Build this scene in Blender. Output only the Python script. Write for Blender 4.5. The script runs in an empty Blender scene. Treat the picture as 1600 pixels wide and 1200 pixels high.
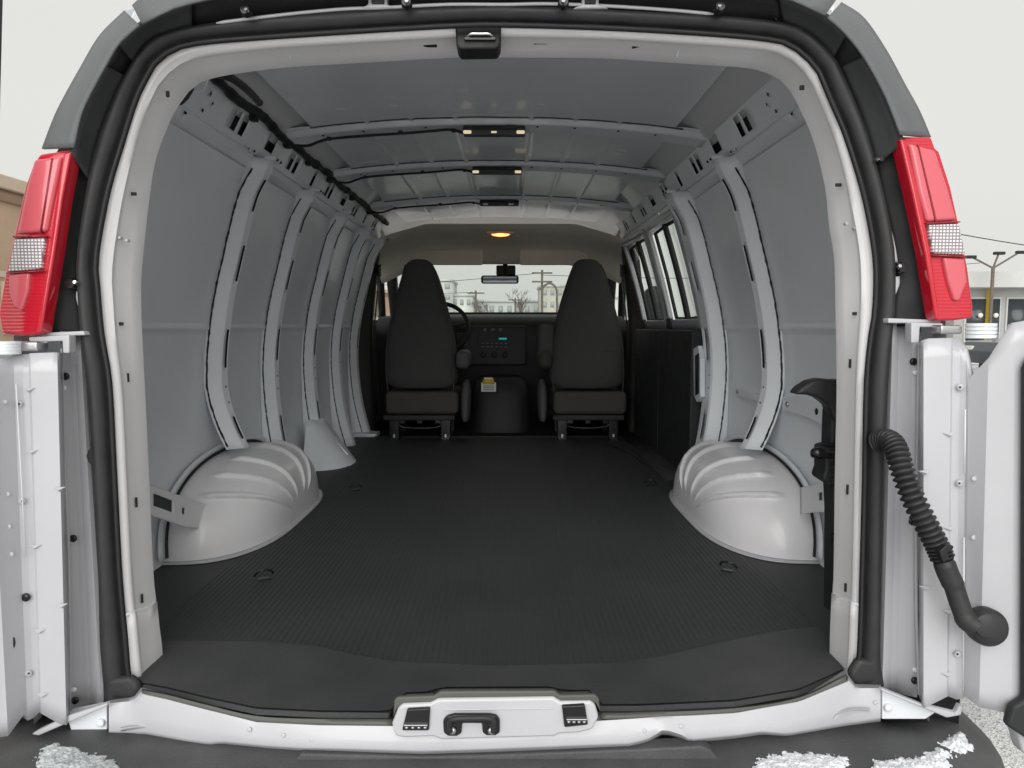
import bpy, bmesh, math, random
from mathutils import Vector, Matrix, noise as mnoise
random.seed(7)
R = math.radians
scene = bpy.context.scene
# ------------------------------------------------------------------ camera
CAM = Vector((0.045, 0.0, 0.645)); FPX = 1100.0
PITCH = math.atan(90/FPX); YAW = math.atan(6/FPX)
cam_data = bpy.data.cameras.new('camera'); cam = bpy.data.objects.new('camera', cam_data)
scene.collection.objects.link(cam); scene.camera = cam
cam.location = CAM; cam.rotation_euler = (R(90)-PITCH, 0, -YAW)
cam_data.sensor_width = 36; cam_data.lens = 36*FPX/1600
cam_data.clip_start = 0.02; cam_data.clip_end = 2000
# ------------------------------------------------------------------ sky, sun, exposure
SUN_EL, SUN_AZ = R(25), R(186)
world = bpy.data.worlds.new('World'); scene.world = world; world.use_nodes = True
wn, wl = world.node_tree.nodes, world.node_tree.links
wn.clear()
sky = wn.new('ShaderNodeTexSky'); sky.sky_type = 'NISHITA'; sky.sun_disc = False
sky.sun_elevation = SUN_EL; sky.sun_rotation = SUN_AZ; sky.dust_density = 6; sky.air_density = 2
hsv = wn.new('ShaderNodeHueSaturation'); hsv.inputs['Saturation'].default_value = 0.10
mixw = wn.new('ShaderNodeMix'); mixw.data_type = 'RGBA'; mixw.inputs['Factor'].default_value = 0.88
mixw.inputs[7].default_value = (8.0, 8.0, 7.6, 1)          # even layer of cloud over the sky
bgn = wn.new('ShaderNodeBackground'); bgn.inputs['Strength'].default_value = 0.0715
wout = wn.new('ShaderNodeOutputWorld')
wtc = wn.new('ShaderNodeTexCoord'); wno = wn.new('ShaderNodeTexNoise'); wno.inputs['Scale'].default_value = 2.2; wno.inputs['Detail'].default_value = 5
wmr = wn.new('ShaderNodeMapRange'); wmr.inputs[3].default_value = 7.75; wmr.inputs[4].default_value = 8.25
wcm = wn.new('ShaderNodeCombineColor'); wm9 = wn.new('ShaderNodeMath'); wm9.operation = 'MULTIPLY'; wm9.inputs[1].default_value = .955
wl.new(wtc.outputs['Generated'], wno.inputs['Vector']); wl.new(wno.outputs[0], wmr.inputs[0]); wl.new(wmr.outputs[0], wcm.inputs[0]); wl.new(wmr.outputs[0], wcm.inputs[1])
wl.new(wmr.outputs[0], wm9.inputs[0]); wl.new(wm9.outputs[0], wcm.inputs[2]); wl.new(wcm.outputs[0], mixw.inputs[7])
wl.new(sky.outputs[0], hsv.inputs['Color']); wl.new(hsv.outputs[0], mixw.inputs[6])
wl.new(mixw.outputs[2], bgn.inputs['Color']); wl.new(bgn.outputs[0], wout.inputs['Surface'])
sd = bpy.data.lights.new('sun', 'SUN'); sd.energy = 1.5; sd.angle = R(60); sd.color = (1.0, 0.995, 0.985)
so = bpy.data.objects.new('sun', sd); scene.collection.objects.link(so)
so.rotation_euler = (R(90)-SUN_EL, 0, -(SUN_AZ-math.pi)+0.0); so.location = (0, -3, 4)
vs = scene.view_settings; vs.view_transform = 'Standard'; vs.look = 'None'; vs.exposure = 0.56; vs.gamma = 1.0
vs.use_curve_mapping = False
scene.render.engine = 'CYCLES'
scene.cycles.max_bounces = 12; scene.cycles.diffuse_bounces = 9; scene.cycles.transparent_max_bounces = 16

# ------------------------------------------------------------------ helpers
cam_m = Matrix.Rotation(-YAW, 3, 'Z') @ Matrix.Rotation(R(90)-PITCH, 3, 'X')
RT, UP, FW = cam_m @ Vector((1,0,0)), cam_m @ Vector((0,1,0)), cam_m @ Vector((0,0,-1))
def ray(px, py): return FW + RT*((px-800)/FPX) + UP*((600-py)/FPX)
def PY(px, py, y): d = ray(px, py); return CAM + d*(y/d.y)
def PZ(px, py, z): d = ray(px, py); return CAM + d*((z-CAM.z)/d.z)
def PXx(px, py, x): d = ray(px, py); return CAM + d*((x-CAM.x)/d.x)
M = {}
def mat(name, col, rough=.5, metal=0, var=0.0, vscale=6, bump=0.0, bscale=80, spec=.5, coat=0, emit=None, estr=0, trans=0, stretch=None, sheen=0):
    m = bpy.data.materials.new(name); m.use_nodes = True; M[name] = m
    n, l = m.node_tree.nodes, m.node_tree.links
    b = n['Principled BSDF']
    b.inputs['Base Color'].default_value = (*col, 1); b.inputs['Roughness'].default_value = rough
    b.inputs['Metallic'].default_value = metal; b.inputs['Specular IOR Level'].default_value = spec
    b.inputs['Coat Weight'].default_value = coat; b.inputs['Coat Roughness'].default_value = .08
    b.inputs['Transmission Weight'].default_value = trans; b.inputs['Sheen Weight'].default_value = sheen
    if emit: b.inputs['Emission Color'].default_value = (*emit, 1); b.inputs['Emission Strength'].default_value = estr
    tc = n.new('ShaderNodeTexCoord'); mp = n.new('ShaderNodeMapping'); l.new(tc.outputs['Object'], mp.inputs['Vector'])
    if stretch: mp.inputs['Scale'].default_value = stretch
    if var:
        t = n.new('ShaderNodeTexNoise'); t.inputs['Scale'].default_value = vscale; t.inputs['Detail'].default_value = 6
        r = n.new('ShaderNodeMapRange'); r.inputs[1].default_value = .3; r.inputs[2].default_value = .7
        r.inputs[3].default_value = 1-var; r.inputs[4].default_value = 1+var
        mx = n.new('ShaderNodeMix'); mx.data_type = 'RGBA'; mx.blend_type = 'MULTIPLY'; mx.inputs['Factor'].default_value = 1
        mx.inputs[6].default_value = (*col, 1)
        l.new(mp.outputs[0], t.inputs['Vector']); l.new(t.outputs[0], r.inputs[0]); l.new(r.outputs[0], mx.inputs[7])
        l.new(mx.outputs[2], b.inputs['Base Color'])
        r2 = n.new('ShaderNodeMapRange'); r2.inputs[1].default_value = .3; r2.inputs[2].default_value = .7
        r2.inputs[3].default_value = max(.02, rough-min(.1, var*.9)); r2.inputs[4].default_value = min(1, rough+min(.1, var*.9))
        l.new(t.outputs[0], r2.inputs[0]); l.new(r2.outputs[0], b.inputs['Roughness'])
    if bump:
        t2 = n.new('ShaderNodeTexNoise'); t2.inputs['Scale'].default_value = bscale; t2.inputs['Detail'].default_value = 4
        bp = n.new('ShaderNodeBump'); bp.inputs['Strength'].default_value = bump; bp.inputs['Distance'].default_value = .004
        l.new(mp.outputs[0], t2.inputs['Vector']); l.new(t2.outputs[0], bp.inputs['Height']); l.new(bp.outputs[0], b.inputs['Normal'])
    return m
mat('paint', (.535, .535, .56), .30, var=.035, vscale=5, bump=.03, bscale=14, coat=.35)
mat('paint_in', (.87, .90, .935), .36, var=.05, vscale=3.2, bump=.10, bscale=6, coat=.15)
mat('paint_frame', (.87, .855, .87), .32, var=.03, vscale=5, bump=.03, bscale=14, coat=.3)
mat('paint_roof', (.80, .82, .85), .24, var=.06, vscale=3, bump=.06, bscale=7, coat=.2)
mat('exterior', (.80, .80, .80), .3, coat=.4)
mat('rubber', (.026, .026, .027), .55, var=.2, vscale=20, bump=.1, bscale=60)
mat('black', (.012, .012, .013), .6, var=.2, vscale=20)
mat('black_gloss', (.012, .012, .014), .25)
mat('plastic_dark', (.022, .023, .025), .6, var=.15, vscale=10, bump=.25, bscale=400)
mat('surround', (.050, .052, .054), .55, var=.12, vscale=8, bump=.2, bscale=400)
mat('trim_grey', (.125, .133, .138), .48, var=.08, vscale=6, bump=.25, bscale=500)
mat('bumper', (.085, .086, .088), .62, var=.25, vscale=9, bump=.35, bscale=300)
def dusty(name, base, dust, amt):
    m = mat(name, base, .55, bump=.22, bscale=260); n, l = m.node_tree.nodes, m.node_tree.links; b = n['Principled BSDF']
    tc = n.new('ShaderNodeTexCoord'); t = n.new('ShaderNodeTexNoise'); t.inputs['Scale'].default_value = 2.6; t.inputs['Detail'].default_value = 9; t.inputs['Roughness'].default_value = .65
    mp = n.new('ShaderNodeMapping'); mp.inputs['Rotation'].default_value = (0, 0, .5); mp.inputs['Scale'].default_value = (3, 55, 1)
    t2 = n.new('ShaderNodeTexNoise'); t2.inputs['Scale'].default_value = 1.6; t2.inputs['Detail'].default_value = 3
    r1 = n.new('ShaderNodeMapRange'); r1.inputs[1].default_value = .42; r1.inputs[2].default_value = .72; r1.inputs[4].default_value = amt
    r2 = n.new('ShaderNodeMapRange'); r2.inputs[1].default_value = .70; r2.inputs[2].default_value = .78; r2.inputs[4].default_value = amt*.8
    ad = n.new('ShaderNodeMath'); ad.operation = 'ADD'; ad.use_clamp = True
    mx = n.new('ShaderNodeMix'); mx.data_type = 'RGBA'; mx.inputs[6].default_value = (*base, 1); mx.inputs[7].default_value = (*dust, 1)
    l.new(tc.outputs['Object'], t.inputs['Vector']); l.new(tc.outputs['Object'], mp.inputs[0]); l.new(mp.outputs[0], t2.inputs['Vector'])
    l.new(t.outputs[0], r1.inputs[0]); l.new(t2.outputs[0], r2.inputs[0]); l.new(r1.outputs[0], ad.inputs[0]); l.new(r2.outputs[0], ad.inputs[1])
    l.new(ad.outputs[0], mx.inputs[0]); l.new(mx.outputs[2], b.inputs['Base Color'])
    r3 = n.new('ShaderNodeMapRange'); r3.inputs[3].default_value = .42; r3.inputs[4].default_value = .75; l.new(t.outputs[0], r3.inputs[0]); l.new(r3.outputs[0], b.inputs['Roughness'])
dusty('mat_rubber', (.034, .037, .037), (.08, .08, .078), .22)
dusty('mat_smooth', (.042, .045, .045), (.14, .14, .135), .30)
mat('mat_edge', (.10, .10, .09), .5, var=.1)
mat('cloth', (.080, .078, .078), .95, var=.06, vscale=60, bump=.5, bscale=500, spec=.2)
mat('cloth_low', (.084, .079, .077), .95, var=.06, vscale=60, bump=.5, bscale=500, spec=.2)
mat('headliner', (.80, .74, .64), .95, var=.05, bump=.3, bscale=300, spec=.1)
mat('trim_brown', (.040, .037, .035), .8, var=.15, bump=.2, bscale=300)
mat('dash', (.020, .020, .022), .6, bump=.3, bscale=300)
mat('armrest', (.075, .077, .08), .7, bump=.2)
mat('carpet', (.012, .012, .012), 1, bump=.8, bscale=300, spec=.1)
mat('steel', (.55, .55, .55), .3, metal=1)
mat('chrome', (.85, .85, .85), .12, metal=1)
mat('mirror', (.07, .075, .08), .08, metal=1)
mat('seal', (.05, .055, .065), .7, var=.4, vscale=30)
mat('button', (.10, .10, .10), .5)
mat('led', (.0, .2, .2), .5, emit=(.05, .6, .55), estr=.25)
mat('lamp_warm', (.8, .72, .55), .4, emit=(1, .84, .55), estr=.38)
mat('dome_warm', (.9, .5, .25), .4, emit=(1, .30, .08), estr=2.4)
mat('snow', (.86, .88, .92), .7, var=.08, vscale=60, bump=.9, bscale=140)
mat('slush', (.56, .59, .60), .5, var=.3, vscale=40, bump=.9, bscale=150)
mat('tan_wall', (.50, .36, .25), .9, var=.08, vscale=1.5, bump=.2, bscale=20)
mat('tan_trim', (.62, .50, .38), .9, var=.08)
mat('tan_band', (.30, .20, .13), .9)
mat('concrete', (.42, .42, .41), .9, var=.1, vscale=1)
mat('far_grey', (.55, .56, .54), .9, var=.1, vscale=.3)  # far walls set paler, with distance haze put into the colour
mat('far_pale', (.66, .66, .62), .9, var=.1, vscale=.3)
mat('far_brown', (.52, .49, .44), .9, var=.1, vscale=.3)
mat('pane_dark', (.05, .06, .07), .15); mat('pane_haze', (.36, .38, .38), .4)  # far panes lightened to put haze into their colour
mat('wood', (.16, .13, .11), .9, var=.2)
mat('bark', (.14, .12, .11), .9, var=.2)
mat('car_dark', (.03, .035, .045), .25, coat=.5)
mat('car_silver', (.45, .46, .48), .3, metal=.5, coat=.5)
mat('yellow', (.75, .52, .05), .5)
mat('tag_white', (.75, .75, .70), .6)
mat('tag_ink', (.16, .15, .13), .7)
def red_lens():
    m = mat('red_lens', (.62, .018, .040), .12, coat=.6, spec=.6)
    n, l = m.node_tree.nodes, m.node_tree.links
    b = n['Principled BSDF']; b.inputs['Subsurface Weight'].default_value = .25; b.inputs['Subsurface Radius'].default_value = (.03,.004,.004)
    tc = n.new('ShaderNodeTexCoord'); w = n.new('ShaderNodeTexWave'); w.inputs['Scale'].default_value = 55; w.bands_direction = 'Z'
    bp = n.new('ShaderNodeBump'); bp.inputs['Strength'].default_value = .25; bp.inputs['Distance'].default_value = .002
    l.new(tc.outputs['Object'], w.inputs['Vector']); l.new(w.outputs[0], bp.inputs['Height']); l.new(bp.outputs[0], b.inputs['Normal'])
    mat('red_plain', (.60, .012, .030), .10, coat=.8, spec=.6)
    mat('red_groove', (.30, .008, .02), .2, coat=.5)
    mat('red_pale', (.72, .13, .16), .16, coat=.6, spec=.6)
red_lens()
def ground_mat():
    m = mat('ground', (.3, .3, .29), .9); n, l = m.node_tree.nodes, m.node_tree.links; b = n['Principled BSDF']
    tc = n.new('ShaderNodeTexCoord'); v = n.new('ShaderNodeTexVoronoi'); v.inputs['Scale'].default_value = 150
    t = n.new('ShaderNodeTexNoise'); t.inputs['Scale'].default_value = 1.3; t.inputs['Detail'].default_value = 8
    cr = n.new('ShaderNodeValToRGB'); e = cr.color_ramp.elements
    e[0].position = .35; e[0].color = (.16, .16, .15, 1); e[1].position = .65; e[1].color = (.50, .49, .47, 1)
    mx = n.new('ShaderNodeMix'); mx.data_type = 'RGBA'; mx.blend_type = 'MULTIPLY'; mx.inputs['Factor'].default_value = .75
    l.new(tc.outputs['Object'], v.inputs['Vector']); l.new(tc.outputs['Object'], t.inputs['Vector'])
    l.new(t.outputs[0], cr.inputs[0]); l.new(cr.outputs[0], mx.inputs[6]); l.new(v.outputs['Color'], mx.inputs[7])
    hs = n.new('ShaderNodeHueSaturation'); hs.inputs['Saturation'].default_value = .05; hs.inputs['Value'].default_value = 2.3
    l.new(mx.outputs[2], hs.inputs['Color']); l.new(hs.outputs[0], b.inputs['Base Color'])
    bp = n.new('ShaderNodeBump'); bp.inputs['Strength'].default_value = .8; bp.inputs['Distance'].default_value = .01
    l.new(v.outputs['Distance'], bp.inputs['Height']); l.new(bp.outputs[0], b.inputs['Normal'])
ground_mat()
def glass_mat():
    m = bpy.data.materials.new('glass'); M['glass'] = m; m.use_nodes = True; n, l = m.node_tree.nodes, m.node_tree.links; n.clear()
    t = n.new('ShaderNodeBsdfTransparent'); t.inputs[0].default_value = (.93, .96, .94, 1)
    g = n.new('ShaderNodeBsdfGlossy'); g.inputs['Roughness'].default_value = .02
    lw = n.new('ShaderNodeLayerWeight'); pw = n.new('ShaderNodeMath'); pw.operation = 'POWER'; pw.inputs[1].default_value = 4; l.new(lw.outputs['Facing'], pw.inputs[0])
    f = n.new('ShaderNodeMath'); f.operation = 'MULTIPLY_ADD'; f.inputs[1].default_value = .5; f.inputs[2].default_value = .03; l.new(pw.outputs[0], f.inputs[0]); x = n.new('ShaderNodeMixShader'); o = n.new('ShaderNodeOutputMaterial')
    l.new(f.outputs[0], x.inputs[0]); l.new(t.outputs[0], x.inputs[1]); l.new(g.outputs[0], x.inputs[2]); l.new(x.outputs[0], o.inputs[0])
glass_mat()
def clear_lens():
    m = mat('clear_lens', (.74, .70, .70), .15, coat=.6); n, l = m.node_tree.nodes, m.node_tree.links; b = n['Principled BSDF']
    tc = n.new('ShaderNodeTexCoord'); mp = n.new('ShaderNodeMapping')
    sp = n.new('ShaderNodeSeparateXYZ'); l.new(tc.outputs['Object'], sp.inputs[0])
    def cell(o, per, th):
        d = n.new('ShaderNodeMath'); d.operation = 'DIVIDE'; d.inputs[1].default_value = per; l.new(o, d.inputs[0])
        f = n.new('ShaderNodeMath'); f.operation = 'FRACT'; l.new(d.outputs[0], f.inputs[0])
        g = n.new('ShaderNodeMath'); g.operation = 'GREATER_THAN'; g.inputs[1].default_value = th; l.new(f.outputs[0], g.inputs[0]); return g
    gx, gz = cell(sp.outputs[0], .0056, .34), cell(sp.outputs[2], .0052, .40)
    mu = n.new('ShaderNodeMath'); mu.operation = 'MULTIPLY'; l.new(gx.outputs[0], mu.inputs[0]); l.new(gz.outputs[0], mu.inputs[1])
    ch = n.new('ShaderNodeMix'); ch.data_type = 'RGBA'; ch.inputs[6].default_value = (.30, .25, .27, 1); ch.inputs[7].default_value = (.88, .85, .85, 1)
    l.new(mu.outputs[0], ch.inputs[0]); l.new(ch.outputs[2], b.inputs['Base Color'])
    bp = n.new('ShaderNodeBump'); bp.inputs['Strength'].default_value = .6; bp.inputs['Distance'].default_value = .003
    l.new(mu.outputs[0], bp.inputs['Height']); l.new(bp.outputs[0], b.inputs['Normal'])
clear_lens()

COL = scene.collection
def link(o, parent):
    COL.objects.link(o)
    if parent is not None:
        o.parent = parent
        o.matrix_parent_inverse = Matrix.Translation(-wloc(parent))
    return o
def wloc(o):
    return Vector(o.get('_w', (0, 0, 0))) if o.type == 'EMPTY' else Vector((0, 0, 0))
def tag(o, label, cat, group=None):
    o['label'] = label; o['category'] = cat
    if group: o['group'] = group
    return o
def empty(name, loc, parent=None):
    o = bpy.data.objects.new(name, None); o.empty_display_size = .1
    COL.objects.link(o)
    if parent is not None:
        o.parent = parent; o.matrix_parent_inverse = Matrix.Translation(-wloc(parent))
    o.location = loc; o['_w'] = list(loc); EMPTIES.append(o); return o
EMPTIES = []
def mk(name, verts, faces, m, parent=None, smooth=True, bevel=0, solid=0, sub=0, off=-1, seg=2, fix=True, crease=65):
    me = bpy.data.meshes.new(name); me.from_pydata([tuple(v) for v in verts], [], faces); me.update()
    if fix:
        bm = bmesh.new(); bm.from_mesh(me); bmesh.ops.remove_doubles(bm, verts=bm.verts, dist=1e-6)
        bmesh.ops.recalc_face_normals(bm, faces=bm.faces)
        if solid and sum((f.normal.dot(CAM-f.calc_center_median())*f.calc_area() for f in bm.faces)) < 0: bmesh.ops.reverse_faces(bm, faces=bm.faces)
        for e in bm.edges: e.smooth = not (len(e.link_faces) == 2 and e.calc_face_angle(0) > R(crease))
        bm.to_mesh(me); bm.free()
    me.materials.append(M[m])
    o = bpy.data.objects.new(name, me); link(o, parent)
    if smooth:
        for p in me.polygons: p.use_smooth = True
    if solid: md = o.modifiers.new('solid', 'SOLIDIFY'); md.thickness = solid; md.offset = off
    if sub: md = o.modifiers.new('sub', 'SUBSURF'); md.levels = sub; md.render_levels = sub
    if bevel:
        md = o.modifiers.new('bevel', 'BEVEL'); md.width = bevel; md.segments = seg; md.limit_method = 'ANGLE'; md.angle_limit = R(35)
        md.harden_normals = False
    if smooth:
        md = o.modifiers.new('wn', 'WEIGHTED_NORMAL') if bevel else None
    return o
def boxg(c, s, rot=0):
    c = Vector(c); hx, hy, hz = s[0]/2, s[1]/2, s[2]/2; mr = Matrix.Rotation(rot, 3, 'Z')
    v = [c + mr @ Vector((x*hx, y*hy, z*hz)) for x in (-1, 1) for y in (-1, 1) for z in (-1, 1)]
    return v, [(0,1,3,2),(4,6,7,5),(0,4,5,1),(2,3,7,6),(0,2,6,4),(1,5,7,3)]
def box(name, c, s, m, parent=None, bevel=.003, rot=0):
    v, f = boxg(c, s, rot); return mk(name, v, f, m, parent, bevel=bevel)
def merge(*parts):
    V, F = [], []
    for v, f in parts:
        k = len(V); V += list(v); F += [tuple(i+k for i in q) for q in f]
    return V, F
def loftg(rings, closed=False, caps=False):
    n = len(rings[0]); V = [p for r in rings for p in r]; F = []
    for i in range(len(rings)-1):
        for j in range(n if closed else n-1):
            k = (j+1) % n
            F.append((i*n+j, i*n+k, (i+1)*n+k, (i+1)*n+j))
    if caps: F.append(tuple(range(n))); F.append(tuple((len(rings)-1)*n+j for j in range(n)))
    return V, F
def tubeg(path, r, seg=8, caps=True):
    path = [Vector(p) for p in path]; rings = []; prev = None
    for i, p in enumerate(path):
        t = (path[min(i+1, len(path)-1)] - path[max(i-1, 0)]).normalized()
        if prev is None:
            a = Vector((0, 0, 1)) if abs(t.z) < .9 else Vector((1, 0, 0)); u = t.cross(a).normalized()
        else: u = (prev - t*prev.dot(t)).normalized()
        prev = u; w = t.cross(u); rr = r[i] if isinstance(r, (list, tuple)) else r
        rings.append([p + (u*math.cos(2*math.pi*k/seg) + w*math.sin(2*math.pi*k/seg))*rr for k in range(seg)])
    return loftg(rings, True, caps)
def catmull(pts, n):
    pts = [Vector(p) for p in pts]; out = []
    P = [pts[0]*2-pts[1]] + pts + [pts[-1]*2-pts[-2]]; m = len(pts)-1
    for i in range(n):
        t = i/(n-1)*m; k = min(int(t), m-1); t -= k; a, b, c, d = P[k:k+4]
        out.append(.5*((2*b) + (c-a)*t + (2*a-5*b+4*c-d)*t*t + (3*b-a-3*c+d)*t**3))
    return out
def resample(pts, n):
    pts = catmull([Vector((p[0], p[1])) for p in pts], len(pts)*12); L = [0]
    for a, b in zip(pts, pts[1:]): L.append(L[-1]+(b-a).length)
    out = []; k = 0
    for i in range(n):
        s = L[-1]*i/(n-1)
        while k < len(L)-2 and L[k+1] < s: k += 1
        t = (s-L[k])/max(1e-9, L[k+1]-L[k]); out.append(pts[k].lerp(pts[k+1], min(1, t)))
    return out
def contour(l, t, r, n=(36, 40, 36)):
    a, b, c = resample(l, n[0]), resample(t, n[1]), resample(r, n[2]); return a + b[1:] + c[1:]
def interp(tab, x):
    if x <= tab[0][0]: return tab[0][1]
    for (a, b), (c, d) in zip(tab, tab[1:]):
        if x <= c: t = (x-a)/(c-a); t2 = t; return b+(d-b)*t2
    return tab[-1][1]
def smoothtab(tab):
    pts = catmull([Vector((a, b)) for a, b in tab], 60); return [(p.x, p.y) for p in pts]
def sheetg(us, vs, fn, holes=()):
    us, vs = set(us), set(vs)
    for a, b, c, d in holes: us |= {a, b}; vs |= {c, d}
    us, vs = sorted(us), sorted(vs); nv = len(vs); V = [Vector(fn(u, v)) for u in us for v in vs]; F = []
    for i in range(len(us)-1):
        for j in range(nv-1):
            u, v = (us[i]+us[i+1])/2, (vs[j]+vs[j+1])/2
            if any(a < u < b and c < v < d for a, b, c, d in holes): continue
            F.append((i*nv+j, i*nv+j+1, (i+1)*nv+j+1, (i+1)*nv+j))
    return V, F
def lin(a, b, n): return [a+(b-a)*i/(n-1) for i in range(n)]
def polyprism(pts3, depth):          # closed polygon of world points pushed along depth vector
    n = len(pts3); d = Vector(depth); V = [Vector(p) for p in pts3] + [Vector(p)+d for p in pts3]
    F = [tuple(range(n)), tuple(range(2*n-1, n-1, -1))] + [(i, (i+1) % n, n+(i+1) % n, n+i) for i in range(n)]
    return V, F
def pxprism(name, pts, y, th, m, parent, bevel=.003, smooth=True):
    return mk(name, *polyprism([PY(a, b, y) for a, b in pts], (0, th, 0)), m, parent, smooth=smooth, bevel=bevel)
def diskg(c, nrm, r, h, seg=14):
    c = Vector(c); nrm = Vector(nrm).normalized(); a = Vector((0, 0, 1)) if abs(nrm.z) < .9 else Vector((1, 0, 0))
    u = nrm.cross(a).normalized(); w = nrm.cross(u)
    prof = [(r, 0), (r, h*.6), (r*.8, h), (0.001, h)]
    return loftg([[c + nrm*z + (u*math.cos(2*math.pi*k/seg)+w*math.sin(2*math.pi*k/seg))*rr for k in range(seg)] for rr, z in prof], True, True)
def disk(name, c, nrm, r, h, m, parent, seg=14): return mk(name, *diskg(c, nrm, r, h, seg), m, parent)
def copies(src, deltas, parent):
    for d in deltas:
        o = src.copy(); COL.objects.link(o); o.parent = parent; o.matrix_parent_inverse = Matrix.Translation(-wloc(parent)); o.location = d

# ------------------------------------------------------------------ ground
GZ = -0.72
def build_ground():
    v, f = sheetg([-600, -30, -8, 0, 8, 30, 600], [-40, -6, 0, 6, 30, 900], lambda a, b: (a, b, GZ))
    g = mk('ground', v, f, 'ground', smooth=False); g['kind'] = 'structure'; g['label'] = 'pale wet gravelly asphalt of the lot'
build_ground()

# ------------------------------------------------------------------ the van
VAN = empty('cargo_van', (0, 2.6, GZ))
tag(VAN, 'empty white cargo van seen through its open rear doors', 'van')
N3 = (40, 44, 40)
cB = contour([(166,1092),(165,1060),(160,1000),(158,900),(151,750),(140,600),(131,525),(126,450),(126,400),(140,300),(155,225),(185,150),(212,100)],
             [(212,100),(240,66),(300,45),(400,31),(550,20),(710,14),(800,12),(1000,21),(1200,35),(1262,57),(1305,100)],
             [(1305,100),(1330,155),(1352,212),(1375,300),(1391,375),(1395,425),(1394,487),(1390,525),(1384,600),(1375,750),(1372,900),(1372,1020),(1378,1066)], N3)
cC = contour([(206,1090),(200,1050),(196,1000),(187,900),(179,750),(171,600),(159,525),(152,450),(150,400),(168,300),(190,225),(214,150),(240,100)],
             [(240,100),(268,78),(310,67),(400,59),(550,49),(710,40),(800,39),(1000,46),(1200,61),(1250,80),(1280,112)],
             [(1280,112),(1300,160),(1322,212),(1349,300),(1364,375),(1369,425),(1367,487),(1361,525),(1354,600),(1351,750),(1347,900),(1343,1020),(1336,1070)], N3)
cE = contour([(240,1062),(241,1030),(236,990),(232,950),(227,900),(220,750),(213,600),(209,525),(207,450),(210,400),(221,300),(232,237),(256,175)],
             [(256,175),(275,145),(296,123),(330,111),(400,100),(460,94),(550,89),(710,80),(800,80),(940,81),(1050,88),(1127,93),(1190,99),(1235,120),(1257,155)],
             [(1257,155),(1282,212),(1301,290),(1307,350),(1315,400),(1317,475),(1319,600),(1316,750),(1314,900),(1312,935),(1309,1010),(1309,1050)], N3)
NP = len(cB)
def at(c, y): return [PY(p.x, p.y, y) for p in c]
def lerpc(a, b, t): return [p.lerp(q, t) for p, q in zip(a, b)]

def build_frame():
    D = lerpc(cC, cE, .48); E0 = at(cE, 1.292)
    ctr = Vector((0, 1.33, .62))
    E2 = [p + Vector(((1 if p.x > 0 else -1)*.0, .03, 0)) for p in E0]
    E3 = [p + Vector(((p.x-ctr.x)*.10, .035, max(0, p.z-.8)*.10)) for p in E0]
    rings = [at(lerpc(cC, cB, .5), 1.245), at(cC, 1.235), at(lerpc(cC, cE, .25), 1.232), at(lerpc(cC, cE, .44), 1.238), at(D, 1.247), at(lerpc(cC, cE, .55), 1.253), at(lerpc(cC, cE, .93), 1.287), E0, E2, E3]
    def split(a, b): return [r[a:b] for r in rings]
    # foot pieces at each end, then the hoop
    kl = min(range(0, 40), key=lambda i: abs(cC[i].y-962)); kr = min(range(NP-40, NP), key=lambda i: abs(cC[i].y-945))
    hoop = mk('door_frame', *loftg(split(kl, kr+1)), 'paint_frame', VAN)
    for a, b in ((0, kl+1), (kr, NP)):
        rr = [[p + Vector((-.0035 if p.x > 0 else .0035, -.004, 0)) for p in r] for r in split(a, b)]
        mk('frame_foot', *loftg(rr), 'paint_frame', VAN, solid=.004)
        k = kl if a == 0 else kr
        mk('seam_sealer', *tubeg([r[k] + Vector((0, -.004, 0)) for r in rings[1:8]], .0035, 6), 'paint_in', VAN)
    # slots in the hoop
    for (x, y, w, h) in [(262,147,5,9),(209,303,8,5),(188,506,9,5),(200,590,3,14),(213,785,3,16),(222,935,3,15),
                         (1253,137,7,7),(1310,289,9,5),(1336,490,8,5),(1328,568,3,14),(1324,765,3,16),(1321,918,3,14)]:
        p = PY(x, y, 1.272 if w < 4 else 1.262); s = 1.26/FPX
        d = (CAM-p).normalized(); p = p + d*.006
        mk('drain_slot', *boxg(p, (w*s, .004, h*s)), 'black', hoop, bevel=.0008)
    for (x, y) in [(520,78.5),(672,71),(844,68.5),(998,73)]:
        p = PY(x, y, 1.275); p += (CAM-p).normalized()*.004
        mk('drain_slot', *boxg(p, (.024, .010, .0036)), 'black', hoop, bevel=.001)
    for x in (447, 1066):     # lapped seams in the header
        a, b = PY(x, 58 if x < 800 else 49, 1.24), PY(x+8*(1 if x < 800 else -1), 92 if x < 800 else 88, 1.289)
        mk('seam_sealer', *tubeg([a+(CAM-a).normalized()*.004, (a+b)/2+(CAM-a).normalized()*.007, b+(CAM-b).normalized()*.003], .0022, 6), 'paint_in', hoop)
    for x, y in [(190,372),(201,376),(1320,350),(1333,357)]:
        p = PY(x, y, 1.25); disk('weld_dimple', p, (0, -1, 0), .003, .008, 'paint', hoop)
    # header latch striker plate
    pl = pxprism('latch_plate', [(711,40),(783,39),(782,66),(777,76),(718,77),(713,70)], 1.222, .05, 'black', VAN, .004)
    p = [PY(732,56,1.217), PY(736,53,1.212), PY(750,53,1.212), PY(764,53,1.212), PY(768,56,1.217)]
    mk('striker', *tubeg(catmull(p, 14), .0028, 8), 'chrome', pl)
    mk('plate_slot', *boxg(PY(750,61,1.22), (.052, .008, .006)), 'black_gloss', pl, bevel=.001)
build_frame()

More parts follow.
